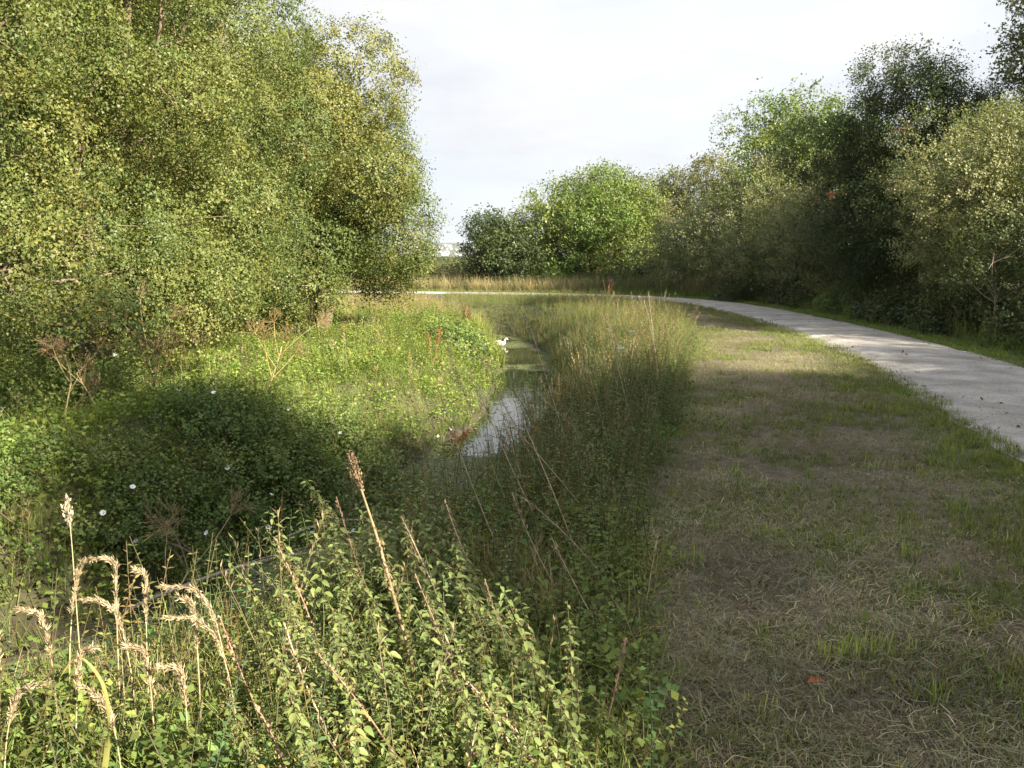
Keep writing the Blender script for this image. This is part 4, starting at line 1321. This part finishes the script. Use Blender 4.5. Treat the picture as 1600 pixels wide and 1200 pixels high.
NS = [(-0.55, 2.75, -.2, .62), (-0.3, 2.6, -.3, .6), (-0.1, 2.9, -.25, .7), (0.05, 2.6, -.2, .5), (-0.7, 3.2, -.2, .75), (-0.45, 3.5, -.3, .85), (-0.15, 3.4, -.3, .8), (0.15, 3.0, -.25, .6), (0.2, 2.45, -.22, .42), (-0.2, 2.35, .1, .5), (0.28, 2.75, .12, .45), (-0.85, 2.9, -.15, .6), (0.0, 3.8, -.3, .75), (-0.62, 2.4, -.12, .5)]
for k, (x, y, dx, h) in enumerate(NS):
    h *= 0.82
    p = bend((0, 0, -0.05), (dx, r.normal(0, .1), h), r, 0.05, 7)
    o = stalk('dry_stalk', 'dry reddish brown stem standing among the sunlit nettles', 'dead stalk', (x, y, H(x, y)), p, 0.0042, 0.002, (0.30, 0.19, 0.13) if k % 3 else (0.48, 0.40, 0.27), 'dry stems among the sunlit nettles', 5)
    g = Geo()
    fluff(g, p[-4:], np.array([dx, 0, 1]), 50, 0.016, 0.008, 0.008, (0.27, 0.19, 0.12), r)
    link('seed_head', g.mesh('seed_head', DRY), o)

# fallen branches in the ditch corner
def fallen(lab, base, pts, rad, sub):
    o = thing('fallen_branch', lab, 'branch', base)
    g = Geo()
    g.tube(catmull(pts, 4), np.linspace(rad, rad * .3, (len(pts) - 1) * 4 + 1), (0.36, 0.32, 0.27), 6)
    link('limb', g.mesh('limb', DRY, True), o)
    for s_ in sub:
        t = Geo()
        t.tube(catmull(s_, 4), np.linspace(rad * .45, rad * .15, (len(s_) - 1) * 4 + 1), (0.30, 0.27, 0.23), 4)
        link('twig', t.mesh('twig', DRY), o)
zb = WATER_Z
fallen('bleached fallen branch lying across the ditch behind the nettles', (-2.75, 6.15, zb), [(-0.15, 0, .10), (0.3, .05, .28), (0.75, .1, .42), (1.2, .2, .48), (1.8, .35, .42), (2.3, .5, .3)], 0.017,
       [[(0.75, .1, .42), (1.0, .0, .3), (1.3, .0, .12), (1.5, .05, .0)], [(0.3, .05, .28), (.5, -.1, .2), (.8, -.2, .06), (1.1, -.25, .0)], [(1.2, .2, .48), (1.5, .5, .5), (1.8, .8, .4)], [(0.5, .08, .35), (0.8, .3, .4), (1.2, .6, .42)]])
fallen('grey fallen branch with fine twigs at the foot of the dark bramble mound', (-1.75, 7.6, zb), [(-0.3, 0, .2), (0, .05, .3), (0.35, .12, .32), (0.7, .2, .2)], 0.012,
       [[(0, .05, .3), (.15, -.1, .25), (.3, -.25, .05)], [(0.35, .12, .32), (.5, .0, .4), (.65, -.1, .45)]])

# white bindweed flowers
FW = plain_mat('white_petal', (0.82, 0.82, 0.80), 0.6)
FC = plain_mat('pale_green_calyx', (0.2, 0.28, 0.08), 0.6)
g = Geo()
a = np.linspace(0, 2 * np.pi, 15, endpoint=False)
prof = [(0.003, 0.0), (0.007, 0.016), (0.013, 0.028), (0.026, 0.036), (0.032, 0.034)]
Vv = np.concatenate([np.column_stack([q * (1 + (.06 * np.cos(5 * a) if i > 2 else 0)) * np.cos(a), q * (1 + (.06 * np.cos(5 * a) if i > 2 else 0)) * np.sin(a), np.full(15, z)]) for i, (q, z) in enumerate(prof)])
F = [[i * 15 + j, i * 15 + (j + 1) % 15, (i + 1) * 15 + (j + 1) % 15, (i + 1) * 15 + j] for i in range(4) for j in range(15)]
g.add(Vv, F, (1, 1, 1))
PET = g.mesh('petal', FW, True)
g = Geo()
g.tube(np.array([[0, 0, -.03], [0, 0, -.004], [0, 0, .008], [0, 0, .014]]), [0.0015, 0.002, 0.007, 0.004], (1, 1, 1), 6, False)
CAL = g.mesh('calyx', FC, True)
def surface_z(x, y):
    """top of whatever grows at this spot, found with a ray straight down"""
    ok, loc, *_ = S.ray_cast(DGR, Vector((x, y, 3.0)), Vector((0, 0, -1)), distance=6)
    return loc.z if ok else H(x, y)
bpy.context.view_layer.update()
DGR = bpy.context.evaluated_depsgraph_get()
FL = [(-2.3, 8.0), (-1.9, 7.9), (-1.55, 8.2), (-2.6, 7.7), (-2.9, 8.3), (-3.3, 7.9), (-1.3, 8.9), (-1.9, 9.4), (-3.6, 7.6), (-2.4, 9.2), (-2.2, 7.5), (-2.95, 6.55), (-3.15, 6.45), (-2.75, 6.6), (-3.05, 6.75), (-2.55, 7.0), (-1.35, 8.1), (-1.75, 8.9), (-4.2, 9.1), (-1.1, 12.4), (-0.95, 13.0), (-3.4, 8.7)]
fz = [surface_z(x, y) for x, y in FL]
for (x, y), z in zip(FL, fz):
    o = thing('bindweed_flower', 'small white bindweed flower in the greenery of the left bank', 'flower', (x, y, z + 0.04), 'white bindweed flowers on the left bank', (r.normal(0.75, 0.3), r.normal(0, 0.3), r.normal(0.3, 0.5)))
    o.scale = (0.72, 0.72, 0.72)
    link('petal', PET, o)
    link('calyx', CAL, o)

# white umbel flowers on the right bank
for k, (x, y, h, lab) in enumerate([(1.25, 9.1, 0.92, 'white flower umbel on the shaded right bank, the upper of two'), (1.05, 8.6, 0.82, 'white flower umbel on the shaded right bank, the lower of two')]):
    o = stalk('umbel_flower', lab, 'flower', (x, y, H(x, y)), bend((0, 0, 0), (.03, 0, h), r, .03, 5), 0.004, 0.002, (0.12, 0.15, 0.06), 'white umbel flowers')
    g = Geo()
    for q in range(30):
        a, d = r.uniform(0, 6.28), 0.05 * math.sqrt(r.random())
        e = np.array([.03 + d * math.cos(a), d * math.sin(a), h + .04 - d * .3])
        Vv, F = leaves(np.repeat(e[None], 4, 0), r.normal(0, 1, (4, 3)) * [1, 1, .2], np.tile([[0, 0, 1.0]], (4, 1)), 0.014, 0.012)
        g.add(Vv, F, (1, 1, 1))
    link('flower_head', g.mesh('flower_head', FW), o)

# orange fallen leaf on the hay
g = Geo()
Vv, F = leaves(np.array([[0, 0, 0.0]]), np.array([[1.0, .2, .12]]), np.array([[0, 0, 1.0]]), 0.075, 0.05)
g.add(Vv, F, (0.35, 0.10, 0.03))
g.tube(np.array([[0, 0, 0], [-.02, 0, .004], [-.04, .005, .0]]), [.001, .001, .001], (0.25, 0.1, 0.04), 3, False)
x, y = 1.14, 3.14
link('fallen_leaf', g.mesh('fallen_leaf', LEAF), None, (x, y, H(x, y) + 0.045), label='orange fallen leaf on the cut hay in the foreground', category='leaf')

# ------------------------------------------------------------------ swan
sw = thing('swan', 'white swan with curved neck swimming at the far end of the water', 'swan', (-0.36, 27.4, WATER_Z), None, (0, 0, 0.1))
sw.scale = (0.56, 0.56, 0.56)
WHITE = plain_mat('white_feathers', (0.82, 0.81, 0.78), 0.7)
BILL = plain_mat('orange_bill', (0.6, 0.22, 0.04), 0.4)
g = Geo()
pp = catmull([(-.36, 0, .16), (-.28, 0, .13), (-.14, 0, .09), (.02, 0, .08), (.15, 0, .1), (.22, 0, .17), (.245, 0, .25), (.25, 0, .31), (.28, 0, .36), (.335, 0, .372), (.38, 0, .345), (.40, 0, .325)], 5)
rr = np.interp(np.arange(len(pp)) / 5, range(12), [.012, .07, .135, .155, .115, .062, .040, .034, .032, .040, .036, .018])
g.tube(pp, rr, (1, 1, 1), 14)
link('body', g.mesh('body', WHITE, True), sw)
for s in (-1, 1):
    g = Geo()
    q = catmull([(.1, s * .10, .16), (-.05, s * .135, .2), (-.22, s * .10, .21), (-.38, s * .04, .22)], 5)
    g.tube(q, np.interp(np.arange(len(q)) / 5, range(4), [.03, .07, .055, .008]), (1, 1, 1), 9)
    link('wing', g.mesh('wing', WHITE, True), sw)
g = Geo()
g.tube(np.array([[.395, 0, .33], [.43, 0, .308], [.455, 0, .295]]), [.017, .012, .005], (1, 1, 1), 8)
link('bill', g.mesh('bill', BILL, True), sw)

# ------------------------------------------------------------------ haze
g = Geo()
box(g, -5200, 5200, -700, 9500, -5, 140)
hm = bpy.data.materials.new('haze_air')
hm.use_nodes = True
N, L = hm.node_tree.nodes, hm.node_tree.links
N.remove(N['Principled BSDF'])
pv = N.new('ShaderNodeVolumePrincipled')
pv.inputs['Color'].default_value = (0.78, 0.87, 1.0, 1)
pv.inputs['Density'].default_value = 0.00009
pv.inputs['Anisotropy'].default_value = 0.3
L.new(pv.outputs[0], N['Material Output'].inputs['Volume'])
link('haze', g.mesh('haze', hm), kind='stuff')
